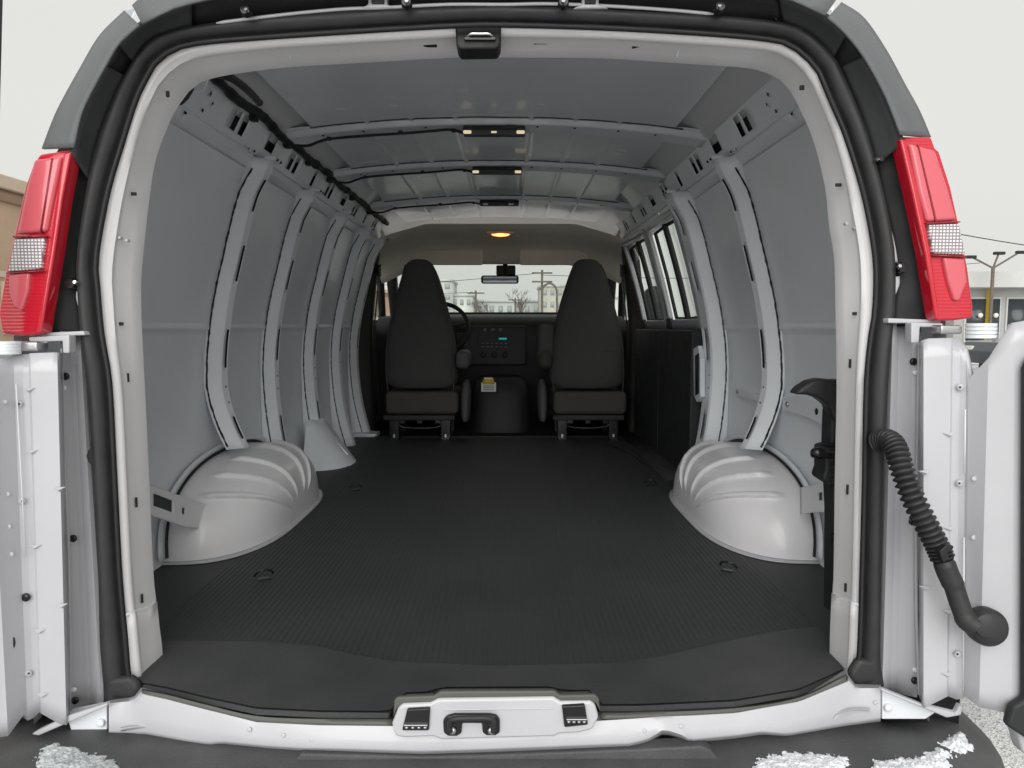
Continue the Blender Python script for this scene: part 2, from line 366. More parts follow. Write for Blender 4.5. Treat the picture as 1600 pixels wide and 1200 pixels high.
def build_weatherstrip():
    rings = []; nseg = 12
    for i in range(NP):
        b, c = PY(cB[i].x, cB[i].y, 1.215), PY(cC[i].x, cC[i].y, 1.222)
        mid = (b+c)/2; u = (b-c)/2; ring = []
        for k in range(nseg):
            a = 2*math.pi*k/nseg; ca, sa = math.cos(a), math.sin(a)
            ring.append(mid + u*(abs(ca)**.7*(1 if ca > 0 else -1))*1.02 + Vector((0, -1, 0))*sa*.022)
        rings.append(ring)
    w = mk('weatherstrip', *loftg(rings, True, True), 'rubber', VAN)
    lip = []
    for i in range(NP):
        p = PY(cC[i].x, cC[i].y, 1.205); lip.append(p)
    mk('sealing_lip', *tubeg(lip, .0045, 6), 'black', w)
    pxprism('end_cap', [(164,1062),(203,1058),(212,1068),(219,1075),(209,1094),(166,1093)], 1.196, .02, 'rubber', w, .009)
    pxprism('end_cap', [(1343,1030),(1373,1034),(1379,1050),(1377,1068),(1337,1073),(1327,1055)], 1.196, .02, 'rubber', w, .009)
    pxprism('grommet', [(151,696),(143,698),(136,704),(133,713),(136,722),(143,729),(152,731)], 1.20, .02, 'rubber', w, .004)
build_weatherstrip()

# ---- outside skin round the opening
def strip(name, A, B, ya, yb, m, parent, n=24, bulge=0, solid=.004, rows=5):
    a, b = resample(A, n), resample(B, n); rings = []
    for k in range(rows):
        t = k/(rows-1); y = ya+(yb-ya)*t - bulge*math.sin(math.pi*t)
        rings.append([PY(p.x, p.y, y) for p in lerpc(a, b, t)])
    return mk(name, *loftg(rings), m, parent, solid=solid)
tinL = [(217,38),(185,67),(165,100),(142,142),(125,180),(114,230)]; toutL = [(194,16),(155,55),(125,105),(92,165),(78,197),(65,232)]
tinR = [(1294,26),(1322,52),(1350,87),(1380,140),(1395,175),(1408,210)]; toutR = [(1315,3),(1350,27),(1385,77),(1415,132),(1437,172),(1455,214)]
def build_corners():
    # grey corner mouldings above the lamps
    for a, b in ((tinL, toutL), (tinR, toutR)):
        strip('corner_moulding', a, b, 1.150, 1.195, 'trim_grey', VAN, bulge=.008)
    # top moulding across the roof edge
    strip('roof_moulding', [(221,36),(290,6),(420,-14),(760,-34),(1090,-20),(1220,-6),(1290,23)], [(206,8),(270,-40),(420,-70),(760,-90),(1090,-75),(1240,-50),(1308,-2)], 1.150, 1.20, 'trim_grey', VAN, n=40, bulge=.006)
    # dark recessed surround behind the doors
    inL = [(p.x+6, p.y+2) for p in cB[18:40]]; inL.reverse()
    segs = [('surround_panel', [(300,50),(240,68),(214,103)], [(300,-2),(226,33),(184,70)], 1.215, 1.165, 'surround'),
            ('surround_gap', [(240,66),(217,98),(196,132)], [(206,46),(182,72),(160,108)], 1.222, 1.180, 'black'),
            ('surround_panel', [(202,122),(180,170),(158,230),(146,290)], [(164,102),(142,144),(126,182),(112,240)], 1.215, 1.162, 'surround'),
            ('lamp_pocket', [(152,243),(143,300),(128,400),(128,450),(134,526)], [(112,228),(100,300),(84,400),(74,470),(63,526)], 1.226, 1.20, 'black'),
            ('surround_panel', [(1225,42),(1268,65),(1298,98)], [(1216,-8),(1292,24),(1322,54)], 1.215, 1.165, 'surround'),
            ('surround_gap', [(1266,62),(1294,92),(1312,124)], [(1296,30),(1326,58),(1352,92)], 1.222, 1.180, 'black'),
            ('surround_panel', [(1308,108),(1334,168),(1352,222),(1362,262)], [(1350,88),(1380,142),(1396,178),(1412,224)], 1.215, 1.162, 'surround'),
            ('lamp_pocket', [(1354,220),(1370,290),(1388,375),(1392,425),(1387,512)], [(1408,212),(1428,300),(1448,395),(1458,470),(1464,506)], 1.226, 1.20, 'black')]
    for nme, a, b, ya, yb, m in segs: strip(nme, a, b, ya, yb, m, VAN)
    strip('surround_header', [(290,52),(400,36),(550,25),(710,19),(800,17),(1000,26),(1230,48)], [(285,0),(400,-28),(550,-40),(710,-50),(800,-50),(1000,-40),(1230,0)], 1.222, 1.18, 'black', VAN, n=40)
    # white strip drawing the light along the roof flange above the weatherstrip
    up = [(338,38),(400,30),(470,22),(540,16),(600,14),(700,9),(790,9),(860,8),(960,12),(1050,18),(1115,24)]
    path = [PY(x, y-2, 1.196) for x, y in up]
    mk('roof_edge', *tubeg(catmull(path, 60), [.0012]+[.0028]*58+[.0012], 6), 'paint', VAN)
    for xs in ((568, 575, 605, 612), (902, 909, 936, 944)):
        pxprism('hinge_mount', [(xs[0]-8, 13),(xs[1],6),(xs[1],-25),(xs[2],-25),(xs[2],6),(xs[3]+8,12)], 1.192, .02, 'paint', VAN, .003)
        pxprism('mount_recess', [(xs[1]+5,-25),(xs[2]-5,-25),(xs[2]-5,5),(xs[1]+5,5)], 1.188, .01, 'plastic_dark', VAN, .001)
    for x, y in [(386,18),(636,6),(880,6),(1123,13)]:
        b = disk('bolt', PY(x, y+2, 1.178), (0, -1, .15), .009, .010, 'black_gloss', VAN)
        disk('bolt_head', PY(x, y-1, 1.168), (0, -1, .3), .0038, .006, 'chrome', b)
    # slivers of painted body edge beside the lamps
    strip('body_edge', [(1374,295),(1384,340),(1392,380),(1393,410)], [(1376,294),(1388,340),(1398,380),(1403,410)], 1.205, 1.205, 'paint', VAN, solid=.002)
    strip('body_edge', [(1395,432),(1395,450),(1394,470)], [(1406,432),(1405,446),(1395,470)], 1.205, 1.205, 'paint', VAN, solid=.002)
    strip('body_edge', [(126,400),(125,415),(124,431)], [(124,400),(122,415),(120,431)], 1.205, 1.205, 'paint', VAN, solid=.002)
    strip('body_edge', [(125,455),(125,470),(125,485)], [(119,455),(119,466),(124,486)], 1.205, 1.205, 'paint', VAN, solid=.002)
    for x, y in [(118,444),(1403,419),(1369,252)]:
        b = disk('door_bumper', PY(x, y, 1.21), (0, -1, 0), .010 if y > 300 else .005, .018, 'black_gloss', VAN)
        disk('bumper_pin', PY(x+1, y-2, 1.188), (0, -1, .3), .0035, .005, 'chrome', b)
build_corners()

def build_lamps():
    for s in (0, 1):
        if s == 0:
            out = [(113,233),(100,300),(86,395),(74,465),(66,522),(34,526),(2,522),(-4,490),(6,430),(20,370),(38,290),(48,262),(60,240)]
            clear = [(22,373),(69,371),(63,420),(11,425)]; up = [(52,248),(96,243),(84,300),(72,362),(24,366),(40,292)]
            low = [(13,428),(46,426),(44,452),(33,486),(20,478),(13,458)]
            base = [(66,430),(58,512),(4,512),(0,490),(9,432)]
            side = [(111,236),(98,305),(84,400),(64,520),(56,520),(72,430),(84,330),(98,240)]
        else:
            out = [(1404,213),(1456,214),(1462,232),(1468,236),(1486,292),(1503,368),(1513,420),(1521,480),(1519,497),(1490,501),(1460,501),(1454,468),(1444,395),(1424,300)]
            clear = [(1451,351),(1499,349),(1510,398),(1459,396)]; up = [(1420,222),(1463,234),(1482,292),(1497,344),(1449,347),(1436,300)]
            low = [(1474,402),(1508,404),(1512,440),(1500,470),(1492,470),(1482,440)]
            base = [(1460,402),(1470,402),(1516,470),(1517,490),(1464,494)]
            side = [(1406,216),(1426,303),(1446,398),(1462,499),(1469,499),(1456,400),(1438,305),(1416,218)]
        L = empty('tail_lamp', (-.78 if s == 0 else .82, 1.17, .75), VAN)
        h = mk('lamp_housing', *polyprism([PY(a, b, 1.165) for a, b in out], (0, .022, 0)), 'red_lens', L, bevel=.006, seg=4)
        pxprism('red_lens', up, 1.158, .03, 'red_pale', L, .006)
        pxprism('reverse_lens', clear, 1.157, .03, 'clear_lens', L, .003)
        pxprism('turn_lens', low, 1.158, .03, 'red_pale', L, .004)
        mat_g = 'red_groove'
        gv = [[(80,247),(82,247),(64,364),(61.5,364)], [(20,368.5),(72,367.5),(72,370),(20,371.5)], [(9,426),(66,422),(66,424),(9,428)]] if s == 0 else \
             [[(1434,226),(1436,226.5),(1464,345),(1461.5,345)], [(1448,347.5),(1500,345.5),(1501,347.5),(1448,349.5)], [(1458,397.5),(1511,400),(1511,402),(1458,399.5)]]
        for g in gv: pxprism('lens_groove', g, 1.1565, .01, mat_g, L, 0)
        pxprism('lens_rib', side, 1.160, .03, 'red_plain', L, .003)
build_lamps()

# ---- hinge pillars of the body and the two open rear doors
def colsheet(name, cols, m, parent, top, bot, n=14, solid=.004, holes=()):
    """cols: (x at y=540, x at y=1100, depth); top / bot: pixel rows as functions of column index"""
    rings = []
    for i, (xa, xb, y) in enumerate(cols):
        t0, b0 = top[i], bot[i]
        rings.append([PY(xa+(xb-xa)*((q-540)/560), q, y) for q in lin(t0, b0, n)])
    return mk(name, *loftg(rings), m, parent, solid=solid, crease=12)
def build_pillars():
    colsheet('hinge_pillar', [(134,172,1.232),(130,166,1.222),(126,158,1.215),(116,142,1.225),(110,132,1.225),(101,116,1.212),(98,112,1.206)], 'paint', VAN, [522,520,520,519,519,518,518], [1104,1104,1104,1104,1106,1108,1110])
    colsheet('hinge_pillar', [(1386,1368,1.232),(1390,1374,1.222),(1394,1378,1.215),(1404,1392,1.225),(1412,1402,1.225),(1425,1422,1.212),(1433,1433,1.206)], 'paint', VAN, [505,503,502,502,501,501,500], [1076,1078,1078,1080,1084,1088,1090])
    pxprism('pillar_ledge', [(45,521),(130,517),(133,524),(46,526)], 1.185, .04, 'paint', VAN, .002)
    pxprism('pillar_ledge', [(1388,497),(1470,500),(1470,505),(1388,505)], 1.185, .04, 'paint', VAN, .002)
    for x, y in [(103,588),(115,841),(118,1094),(1427,565),(1425,815),(1429,1063)]:
        disk('plug', PY(x, y, 1.207), (0, -1, 0), .0065, .004, 'black_gloss', VAN)
    for x, y in [(100,606),(116,1077),(1430,582),(1429,1046)]:
        disk('pillar_screw', PY(x, y, 1.207), (0, -1, 0), .0045, .004, 'paint_in', VAN)
    # seams
    for pts in ([(96,545),(100,700),(107,840),(110,1000),(109,1108)], [(1436,535),(1433,690),(1431,830),(1432,960),(1436,1085)]):
        mk('pillar_seam', *tubeg([PY(a, b, 1.196) for a, b in pts], .0022, 6), 'paint', VAN)
    # foot brackets and check straps
    for s, tri, strap, boltp in (
            (0, [(103,1116),(167,1103),(167,1146),(112,1146)], [(48,1148),(60,1150),(167,1104),(167,1099),(108,1118),(58,1142)], (158,1129)),
            (1, [(1378,1078),(1462,1114),(1446,1124),(1378,1124)], [(1378,1076),(1378,1081),(1480,1122),(1502,1118),(1506,1104),(1500,1102),(1494,1114),(1444,1102)], (1387,1105))):
        b = pxprism('hinge_bracket', tri, 1.175, .02, 'paint_in', VAN, .002)
        pxprism('hinge_strap', strap, 1.150, .012, 'paint', b, .0025)
        disk('bracket_bolt', PY(*boltp, 1.173), (0, -1, 0), .007, .005, 'paint_in', b)
        # upper hinge
    for s, q, roll in ((0, [(44,527),(108,523),(108,552),(98,552),(97,533),(46,535)], None), (1, [(1424,504),(1474,505),(1474,512),(1438,511),(1436,536),(1424,536)], None)):
        h = pxprism('upper_hinge', q, 1.172, .02, 'paint', VAN, .002)
        if s == 0: pxprism('hinge_block', [(22,533),(58,534),(58,549),(22,549)], 1.14, .03, 'steel', h, .003)
        else: pxprism('hinge_block', [(1470,508),(1504,508),(1504,522),(1470,522)], 1.14, .03, 'steel', h, .003)
        for k in range(4):
            x, y = (8, 536+k*5) if s == 0 else (1533, 508+k*6)
            c = PY(x, y, 1.13)
            mk('hinge_knuckle', *tubeg([c+Vector((0, 0, -.0028)), c+Vector((0, 0, .0028))], .022, 14), 'paint_in', h, bevel=.001)
build_pillars()

def build_doors():
    for s in (0, 1):
        D = empty('rear_door', (-.95 if s == 0 else .95, 1.1, 0), VAN)
        if s == 0:
            cols = [(97,110,1.190),(92,106,1.155),(89,103,1.145),(78,92,1.143),(47,64,1.140),(44,61,1.146),(34,52,1.144),(20,42,1.138),(14,37,1.132),(-20,10,1.10),(-140,-110,1.085),(-180,-150,1.085)]
            top = [551,551,551,551,552,553,554,556,560,560,560,560]; bot = [1110,1128,1133,1131,1115,1113,1122,1126,1116,1150,1170,1170]
            edge = [(46,608),(50,705),(93,763),(56,853),(97,945),(62,985),(66,1085)]; scr = [(30,631),(35,783),(45,1052)]
            out = -1
        else:
            cols = [(1436,1436,1.190),(1439,1440,1.155),(1443,1443,1.145),(1452,1451,1.143),(1486,1479,1.140),(1489,1482,1.146),(1500,1494,1.144),(1510,1504,1.138),(1514,1508,1.132),(1545,1530,1.105),(1585,1580,1.090),(1640,1640,1.085)]
            top = [536,533,531,529,528,528,530,545,592,560,505,495]; bot = [1088,1100,1106,1103,1089,1088,1093,1092,1088,1105,1115,1130]
            edge = [(1444,737),(1482,678),(1482,825),(1445,917),(1480,955),(1479,1053)]; scr = [(1500,605),(1499,755),(1496,1022)]
            out = 1
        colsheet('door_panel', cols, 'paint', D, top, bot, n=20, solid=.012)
        for x, y in edge:
            yy = 1.140 if abs(x-780) > 700 else 1.141
            p = PY(x, y, 1.140); mk('edge_tab', *merge((
                [p+Vector((-.010,0,.0015)), p+Vector((.010,0,.0025)), p+Vector((.002,-.006,-.002)), p+Vector((0,0,-.006))], [(0,1,2),(0,2,3),(2,1,3),(0,3,1)])), 'paint', D, smooth=False, solid=0)
        for x, y in scr:
            q = disk('rivet', PY(x, y, 1.140), (0, -1, 0), .0058, .004, 'paint', D)
            disk('rivet_hole', PY(x, y, 1.1355), (0, -1, 0), .0018, .0012, 'black', D, 8)
        if s == 0:
            disk('plug', PY(41, 933, 1.140), (0, -1, 0), .007, .004, 'black_gloss', D)
            disk('grommet', PY(-2, 1004, 1.118), (0.1, -1, 0), .026, .004, 'black_gloss', D, 24)
            pxprism('seam', [(24,600),(25.2,600),(40.2,870),(39,870)], 1.132, .002, 'paint_in', D, 0)
        else:
            pxprism('seam', [(1508.2,640),(1509.4,640),(1508.4,740),(1507.2,740)], 1.131, .002, 'paint_in', D, 0)
            pxprism('seam', [(1506.2,840),(1507.4,840),(1506,1080),(1504.8,1080)], 1.131, .002, 'paint_in', D, 0)
        for x, y in ([(12,772),(14,823),(18,866),(8,628)] if s == 0 else [(1530,677),(1535,727),(1522,748),(1521,840)]):
            disk('weld_dimple', PY(x, y, 1.12), (0, -1, 0), .004, .0014, 'paint', D, 10)
        # outer part of the door: black trim board, upper window frame and glass
        if s == 1:
            pxprism('trim_board', [(1606,575),(1614,556),(1650,545),(1990,545),(1990,1150),(1612,1160),(1575,1136),(1584,1106),(1604,1094)], 1.068, .018, 'plastic_dark', D, .006)
            pxprism('door_lower', [(1592,505),(2010,500),(2010,1180),(1600,1180),(1580,1110)], 1.092, .03, 'paint', D, .006)
            fr = [(1622,500),(1622,-60),(1630,-120),(1960,-120),(2005,500),(1965,500),(1930,-70),(1645,-70),(1645,-20),(1645,500)]
            pxprism('window_frame', fr, 1.088, .03, 'plastic_dark', D, .004)
            pxprism('window_glass', [(1622,500),(1622,-20),(1645,-70),(1930,-70),(1965,500)], 1.10, .004, 'glass', D, 0)
        else:
            pxprism('trim_board', [(-40,570),(-400,570),(-400,1150),(-40,1150)], 1.068, .018, 'plastic_dark', D, .006)
            pxprism('door_lower', [(-30,560),(-420,520),(-420,1190),(-30,1180)], 1.092, .03, 'paint', D, .006)
            fr = [(-30,545),(-15,-60),(-40,-120),(-370,-120),(-415,520),(-375,520),(-340,-70),(-58,-70),(-42,-20),(-55,545)]
            pxprism('window_frame', fr, 1.088, .03, 'plastic_dark', D, .004)
            pxprism('window_glass', [(-55,540),(-42,-20),(-58,-70),(-340,-70),(-375,520)], 1.10, .004, 'glass', D, 0)
build_doors()

def build_conduit():
    pts = [(1370,690,1.19),(1388,688,1.17),(1400,702,1.15),(1410,735,1.13),(1425,775,1.115),(1445,815,1.105),(1463,850,1.10),(1474,875,1.095)]
    path = catmull([PY(a, b, y) for a, b, y in pts], 150); rad = []
    for i in range(150): rad.append(.0160 + .0030*(1 if (i % 5) in (0, 1) else -1 if (i % 5) in (3,) else 0))
    c = mk('wiring_conduit', *tubeg(path, rad, 14), 'rubber', VAN)
    p2 = [(1474,875,1.095),(1480,893,1.093),(1490,915,1.09),(1500,945,1.085),(1510,968,1.08),(1524,978,1.075)]
    mk('conduit_boot', *tubeg(catmull([PY(a, b, y) for a, b, y in p2], 30), [.014, .015]+[.0165]*10+[.0150]*10+[.0165]*8, 14), 'rubber', c)
    pxprism('conduit_clip', [(1468,862),(1478,852),(1491,853),(1490,858),(1482,864),(1484,874),(1474,880)], 1.072, .02, 'black', c, .002)
    disk('boot_grommet', PY(1536, 976, 1.098), (-.15, -1, .15), .030, .028, 'rubber', c, 24)
    disk('boot_cap', PY(1542, 978, 1.066), (-.15, -1, .15), .018, .004, 'rubber', c, 24)
build_conduit()

# ---- sill, latch plate, bumper
s0 = [(170,1096),(209,1092),(218,1080),(260,1089),(320,1105),(400,1126),(500,1131),(610,1132),(760,1134),(935,1124),(1000,1120),(1150,1112),(1250,1093),(1326,1060),(1334,1072),(1376,1072)]
s1 = [(170,1145),(230,1147),(285,1157),(328,1163),(345,1160),(420,1167),(470,1170),(530,1171),(658,1175),(750,1172),(900,1166),(985,1163),(1012,1156),(1037,1141),(1062,1149),(1078,1157),(1150,1150),(1190,1144),(1230,1148),(1300,1136),(1376,1124)]
def ysill(px): return 1.185 - .095*max(0.0, 1-abs((px-765)/560.0)**2.2)
def build_sill():
    n = 121; xs = lin(170, 1376, n)
    a = [interp(s0, x) for x in xs]; b = [interp(s1, x) for x in xs]
    rings = []
    for t, dy, dpy in ((-.28, .09, 0), (-.10, .03, 0), (0, .0, 0), (.06, -.012, 0), (.25, -.016, 0), (.6, -.020, 0), (.93, -.024, 0), (1, -.020, 0), (1.0, .03, 6)):
        rings.append([PY(x, ya+(yb-ya)*t+dpy, ysill(x)+dy*(1 if t >= 0 else 1)) for x, ya, yb in zip(xs, a, b)])
    sill = mk('rear_sill', *loftg(rings), 'paint', VAN)
    strip('sill_bead', [(188,1143),(215,1139),(240,1140),(250,1147)], [(188,1137),(216,1133),(243,1135),(256,1145)], 1.158, 1.160, 'paint', sill, bulge=.006)
    strip('sill_bead', [(1300,1127),(1310,1118),(1335,1112),(1360,1112)], [(1300,1122),(1310,1113),(1335,1107),(1360,1107)], 1.158, 1.160, 'paint', sill, bulge=.006)
    for x, y in [(443,1149),(487,1156),(618,1165),(655,1165),(735,1157+8),(885,1158),(933,1155),(1007,1142),(1064,1135),(1120,1142),(1235,1133),(335,1150),(390,1140),(1368,1098)]:
        disk('sill_dimple', PY(x, y, ysill(x)-.020), (0, -1, .2), .0035, .0015, 'paint', sill, 10)
    # latch plate
    pl = pxprism('latch_plate', [(617,1151),(612,1132),(622,1106),(630,1101),(672,1099),(684,1093),(864,1090),(876,1097),(922,1096),(930,1101),(936,1122),(926,1141),(905,1146),(874,1148),(866,1152),(690,1157),(676,1152),(632,1154)], ysill(765)-.034, .016, 'paint', sill, .005)
    yb = ysill(765)-.040
    for q in ([(636,1109),(672,1107),(670,1142),(628,1142)], [(878,1104),(914,1102),(919,1133),(882,1137)]):
        w = pxprism('wedge_block', q, yb, .02, 'black_gloss', pl, .002)
        x0, x1 = q[3][0]+3, q[2][0]-2; yy = q[2][1]-7
        pxprism('wedge_lip', [(x0, yy-2),(x1, yy-2),(x1, yy),(x0, yy)], yb-.004, .01, 'steel', w, .0006)
        for k in range(4):
            xx = x0+4+k*(x1-x0-8)/3; pxprism('wedge_tooth', [(xx-2.5, yy+1.5),(xx+2.5, yy+1.5),(xx+2.5, yy+4.5),(xx-2.5, yy+4.5)], yb-.003, .01, 'steel', w, 0)
    lp = [(698,1120),(710,1117),(764,1117),(776,1119),(781,1126),(781,1146),(774,1150),(760,1150),(754,1146),(753,1131),(722,1131),(721,1147),(714,1151),(700,1151),(693,1146),(692,1127)]
    u = pxprism('striker_pocket', lp, yb, .02, 'black_gloss', pl, .003)
    mk('striker', *tubeg(catmull([PY(704,1143,yb-.006), PY(703,1128,yb-.012), PY(712,1123,yb-.016), PY(737,1122,yb-.016), PY(762,1122,yb-.016), PY(771,1127,yb-.012), PY(770,1143,yb-.006)], 30), .004, 8), 'rubber', u)
    for x in (707, 768): disk('striker_bolt', PY(x, 1141, yb-.002), (0, -1, .2), .006, .005, 'steel', u, 8)
    pxprism('latch_rib', [(692,1109),(866,1106),(866,1108),(692,1111)], ysill(765)-.036, .01, 'paint', pl, .001)
build_sill()

def build_bumper():
    V = []; prof = [(0.17, -.052), (.10, -.055), (.035, -.060), (.01, -.064), (-.02, -.078), (-.045, -.11), (-.055, -.16), (-.055, -.30), (-.02, -.36)]
    rings = []
    def edge(s):            # plan curve of the rear edge: straight with rounded ends
        x = -.93 + 1.86*s; e = max(0, abs(x)-.74); return x, 1.04 - .03*(1-min(1, abs(x)/.8)**2) + e*e*5.0
    for d, z in prof:
        r = []
        for i in range(61):
            s = i/60; x, y = edge(s); x2 = x*(1-.0*d); r.append(Vector((x2, y + d, z - max(0, abs(x)-.70)**2*.9)))
        rings.append(r)
    b = mk('rear_bumper', *loftg(rings), 'bumper', VAN, solid=.01)
    # raised tread ledge along the middle
    pxprism('step_pad', [(470,1178),(660,1182),(760,1180),(1000,1171),(1095,1166),(1110,1172),(1150,1215),(430,1225)], 1.092, .03, 'bumper', b, .004)
build_bumper()

# ---- outer body shell, roof
ext = smoothtab([(-.36,.90),(-.2,.935),(0,.95),(.3,.965),(.6,.955),(.9,.895),(1.1,.815),(1.2,.74)])
def shell_ring(y, k=1.0, side=1):
    pts = []
    for z in lin(-.36, 1.2, 20): pts.append((interp(ext, z)*k, z))
    return pts
def build_shell():
    def fx(side, y, z):
        x = interp(ext, z); t = min(1, max(0, (y-1.2)/.42)); t = t*t*(3-2*t)
        x0 = interp([(-.36,.80),(.3,.80),(.60,.80),(.80,.775),(.95,.70),(1.087,.61),(1.18,.53),(1.25,.46)], z)
        return side*(x0+(x-x0)*t)
    zs = lin(-.36, 1.2, 24)
    for side, y1 in ((-1, 4.22), (1, 2.92)):
        ys = [1.205, 1.24, 1.28, 1.33, 1.39, 1.45, 1.52, 1.62, 1.8, 2.4, y1]
        mk('body_side', *sheetg(ys, zs, lambda y, z: (fx(side, y, z), y, z)), 'exterior', VAN)
    # roof skin
    def roof(y, u):
        a = abs(u); z = 1.2 + .19*(1-a**3.2); x = .74*u
        t = min(1, max(0, (y-1.2)/.42)); t = t*t*(3-2*t)
        x = x*(.66+.34*t); z -= .05*(1-t)
        f = max(0, y-4.3); z -= .35*f*f
        return (x, y, z)
    mk('roof_skin', *sheetg([1.205,1.26,1.33,1.4,1.5,1.62,2.5,4.3,4.5,4.7,4.85], lin(-1, 1, 31), roof), 'exterior', VAN)
    # nose: bonnet, wings and floor underneath
    def bonnet(u, v):
        x = .92*u; y = 5.25 + v*.75; z = .72 - .10*abs(u)**3 - .14*v*v - .03
        return (x, y, z)
    mk('bonnet', *sheetg(lin(-1, 1, 17), lin(0, 1, 7), bonnet), 'exterior', VAN, solid=.02)
    for s in (-1, 1):
        mk('front_wing', *sheetg(lin(4.95, 6.0, 8), lin(-.36, .62, 6), lambda y, z: (s*(.93-.25*max(0, y-5.5)**2), y, min(z, .66-.2*max(0, y-5.25)))), 'exterior', VAN, solid=.02)
    mk('front_panel', *sheetg(lin(-.9, .9, 7), lin(-.36, .5, 4), lambda x, z: (x, 6.0-.12*abs(x)**2, z)), 'exterior', VAN)
    box('underbody', (0, 3.1, -.06), (1.74, 3.74, .06), 'black', VAN, bevel=0)
    # road wheels
    for x in (-.80, .80):
        for y in (2.32, 5.35):
            w = empty('wheel', (x, y, GZ+.36), VAN)
            mk('tyre', *tubeg([Vector((x-.11, y, GZ+.36)), Vector((x-.09, y, GZ+.36)), Vector((x+.09, y, GZ+.36)), Vector((x+.11, y, GZ+.36))], [.33, .36, .36, .33], 32), 'rubber', w)
            mk('rim', *tubeg([Vector((x-.115, y, GZ+.36)), Vector((x+.115, y, GZ+.36))], .20, 24), 'steel', w, bevel=.01)
build_shell()

# ---- cargo area: walls, ribs, rails, roof
Wt = smoothtab([(0,.875),(.2,.89),(.43,.89),(.547,.886),(.645,.874),(.743,.856),(.86,.826),(1.0,.788),(1.12,.745)])
def W(z): return interp(Wt, z)
RIBS = {-1: [2.17, 2.67, 3.20, 3.70, 4.13], 1: [2.15, 2.70]}
WALLEND = {-1: 4.25, 1: 2.86}
def build_walls():
    for s in (-1, 1):
        zs = sorted(set(lin(0, 1.12, 30) + [.630, .636, .640, .646, .652, .660]))
        def wall(y, z):
            x = W(z) + .006*(1 if z < .636 else -.0) - (.004 if .636 <= z <= .648 else 0)
            return (s*x, y, z)
        ys = lin(1.42, WALLEND[s], 24)
        wl_ = mk('side_wall', *sheetg(ys, zs, wall), 'paint_in', VAN)
        for ri, y0 in enumerate(RIBS[s]):
            prof = [(0, 0), (.010, .003), (.028, .034), (.033, .038), (.062, .044), (.067, .040), (.080, .0)] if not (s == 1 and ri == 1) else \
                   [(0, 0), (.010, .004), (.022, .050), (.030, .056), (.105, .062), (.112, .056), (.125, .03), (.13, 0)]
            plen = [0]
            for a, b in zip(prof, prof[1:]): plen.append(plen[-1]+math.hypot(b[0]-a[0], b[1]-a[1]))
            zb = .262 if ri == 0 else (.10 if (s == 1) else .0)
            def rib(z, v):
                for k in range(len(prof)-1):
                    if v <= plen[k+1]+1e-9:
                        t = (v-plen[k])/(plen[k+1]-plen[k]); dy = prof[k][0]+t*(prof[k+1][0]-prof[k][0]); pr = prof[k][1]+t*(prof[k+1][1]-prof[k][1]); break
                bend = 1.9*max(0, .47-z)**1.6
                x = W(z) - pr - (bend*.42 if ri == 0 else bend*.10)
                top = max(0, z-1.06); x -= top*.25
                if v < .004: x = W(z)+.004 - (bend*.42 if ri == 0 else 0)
                return (s*x, y0+dy + 0, z)
            vf = plen[3] + (plen[4]-plen[3])*.45; holes = []
            for a, b in ((1.0, 1.095), (.785, .895), (.515, .635)): holes.append((a, b, vf, vf+.013))
            if ri == 0: holes.append((.29, .36, vf, vf+.013))
            elif ri < 3: holes.append((.20, .30, vf, vf+.012))
            zr = lin(zb, 1.155, 34)
            r = mk('wall_rib', *sheetg(zr, plen, rib, holes), 'paint_in', wl_, solid=.0015, crease=24)
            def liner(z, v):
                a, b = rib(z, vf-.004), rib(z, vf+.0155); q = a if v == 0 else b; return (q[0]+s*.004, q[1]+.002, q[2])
            mk('rib_slot_shade', *sheetg(zr, [0, 1], liner), 'black', r)  # black strip standing in for the shade inside the rib slots
            # sealer and shadow gap at the rib's back edge, drawn as one dark bead
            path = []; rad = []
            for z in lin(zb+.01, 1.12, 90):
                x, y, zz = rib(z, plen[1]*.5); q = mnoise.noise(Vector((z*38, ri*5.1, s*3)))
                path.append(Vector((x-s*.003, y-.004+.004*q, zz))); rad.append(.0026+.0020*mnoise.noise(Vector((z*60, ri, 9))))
            mk('sealer_shade_bead', *tubeg(path, rad, 6), 'black' if ri == 0 else 'seal', wl_)
            path = []
            for z in lin(.45, 1.0, 80):
                x, y, zz = rib(z, plen[2]); q = mnoise.noise(Vector((z*45, ri*5.1, 7)))
                path.append(Vector((x+s*.022, y-.001+.003*q, zz)))
            if ri < 2: mk('sealer_shade_bead', *tubeg(path, [.003+.002*abs(mnoise.noise(Vector((i*.7, 3, ri)))) for i in range(80)], 6), 'paint_in', wl_)
            for z in (.455, .405):
                x, y, zz = rib(z, plen[3]+.018)
                disk('rib_hole', (x+s*.001, y, zz), (-s, 0, 0), .0035, .0022, 'black', r, 10)
            # gusset at the top of the rib
            x, y, zz = rib(1.15, plen[3]+.03)
            box('rib_foot_plate', (s*(abs(x)+.003), y, 1.158), (.035, .062, .012), 'paint_in', r, .003)
            for dy in (-.016, .016): disk('rib_bolt', (s*(abs(x)-.012), y+dy, 1.154), (-s, -.2, 0), .004, .006, 'black', r, 8)
build_walls()
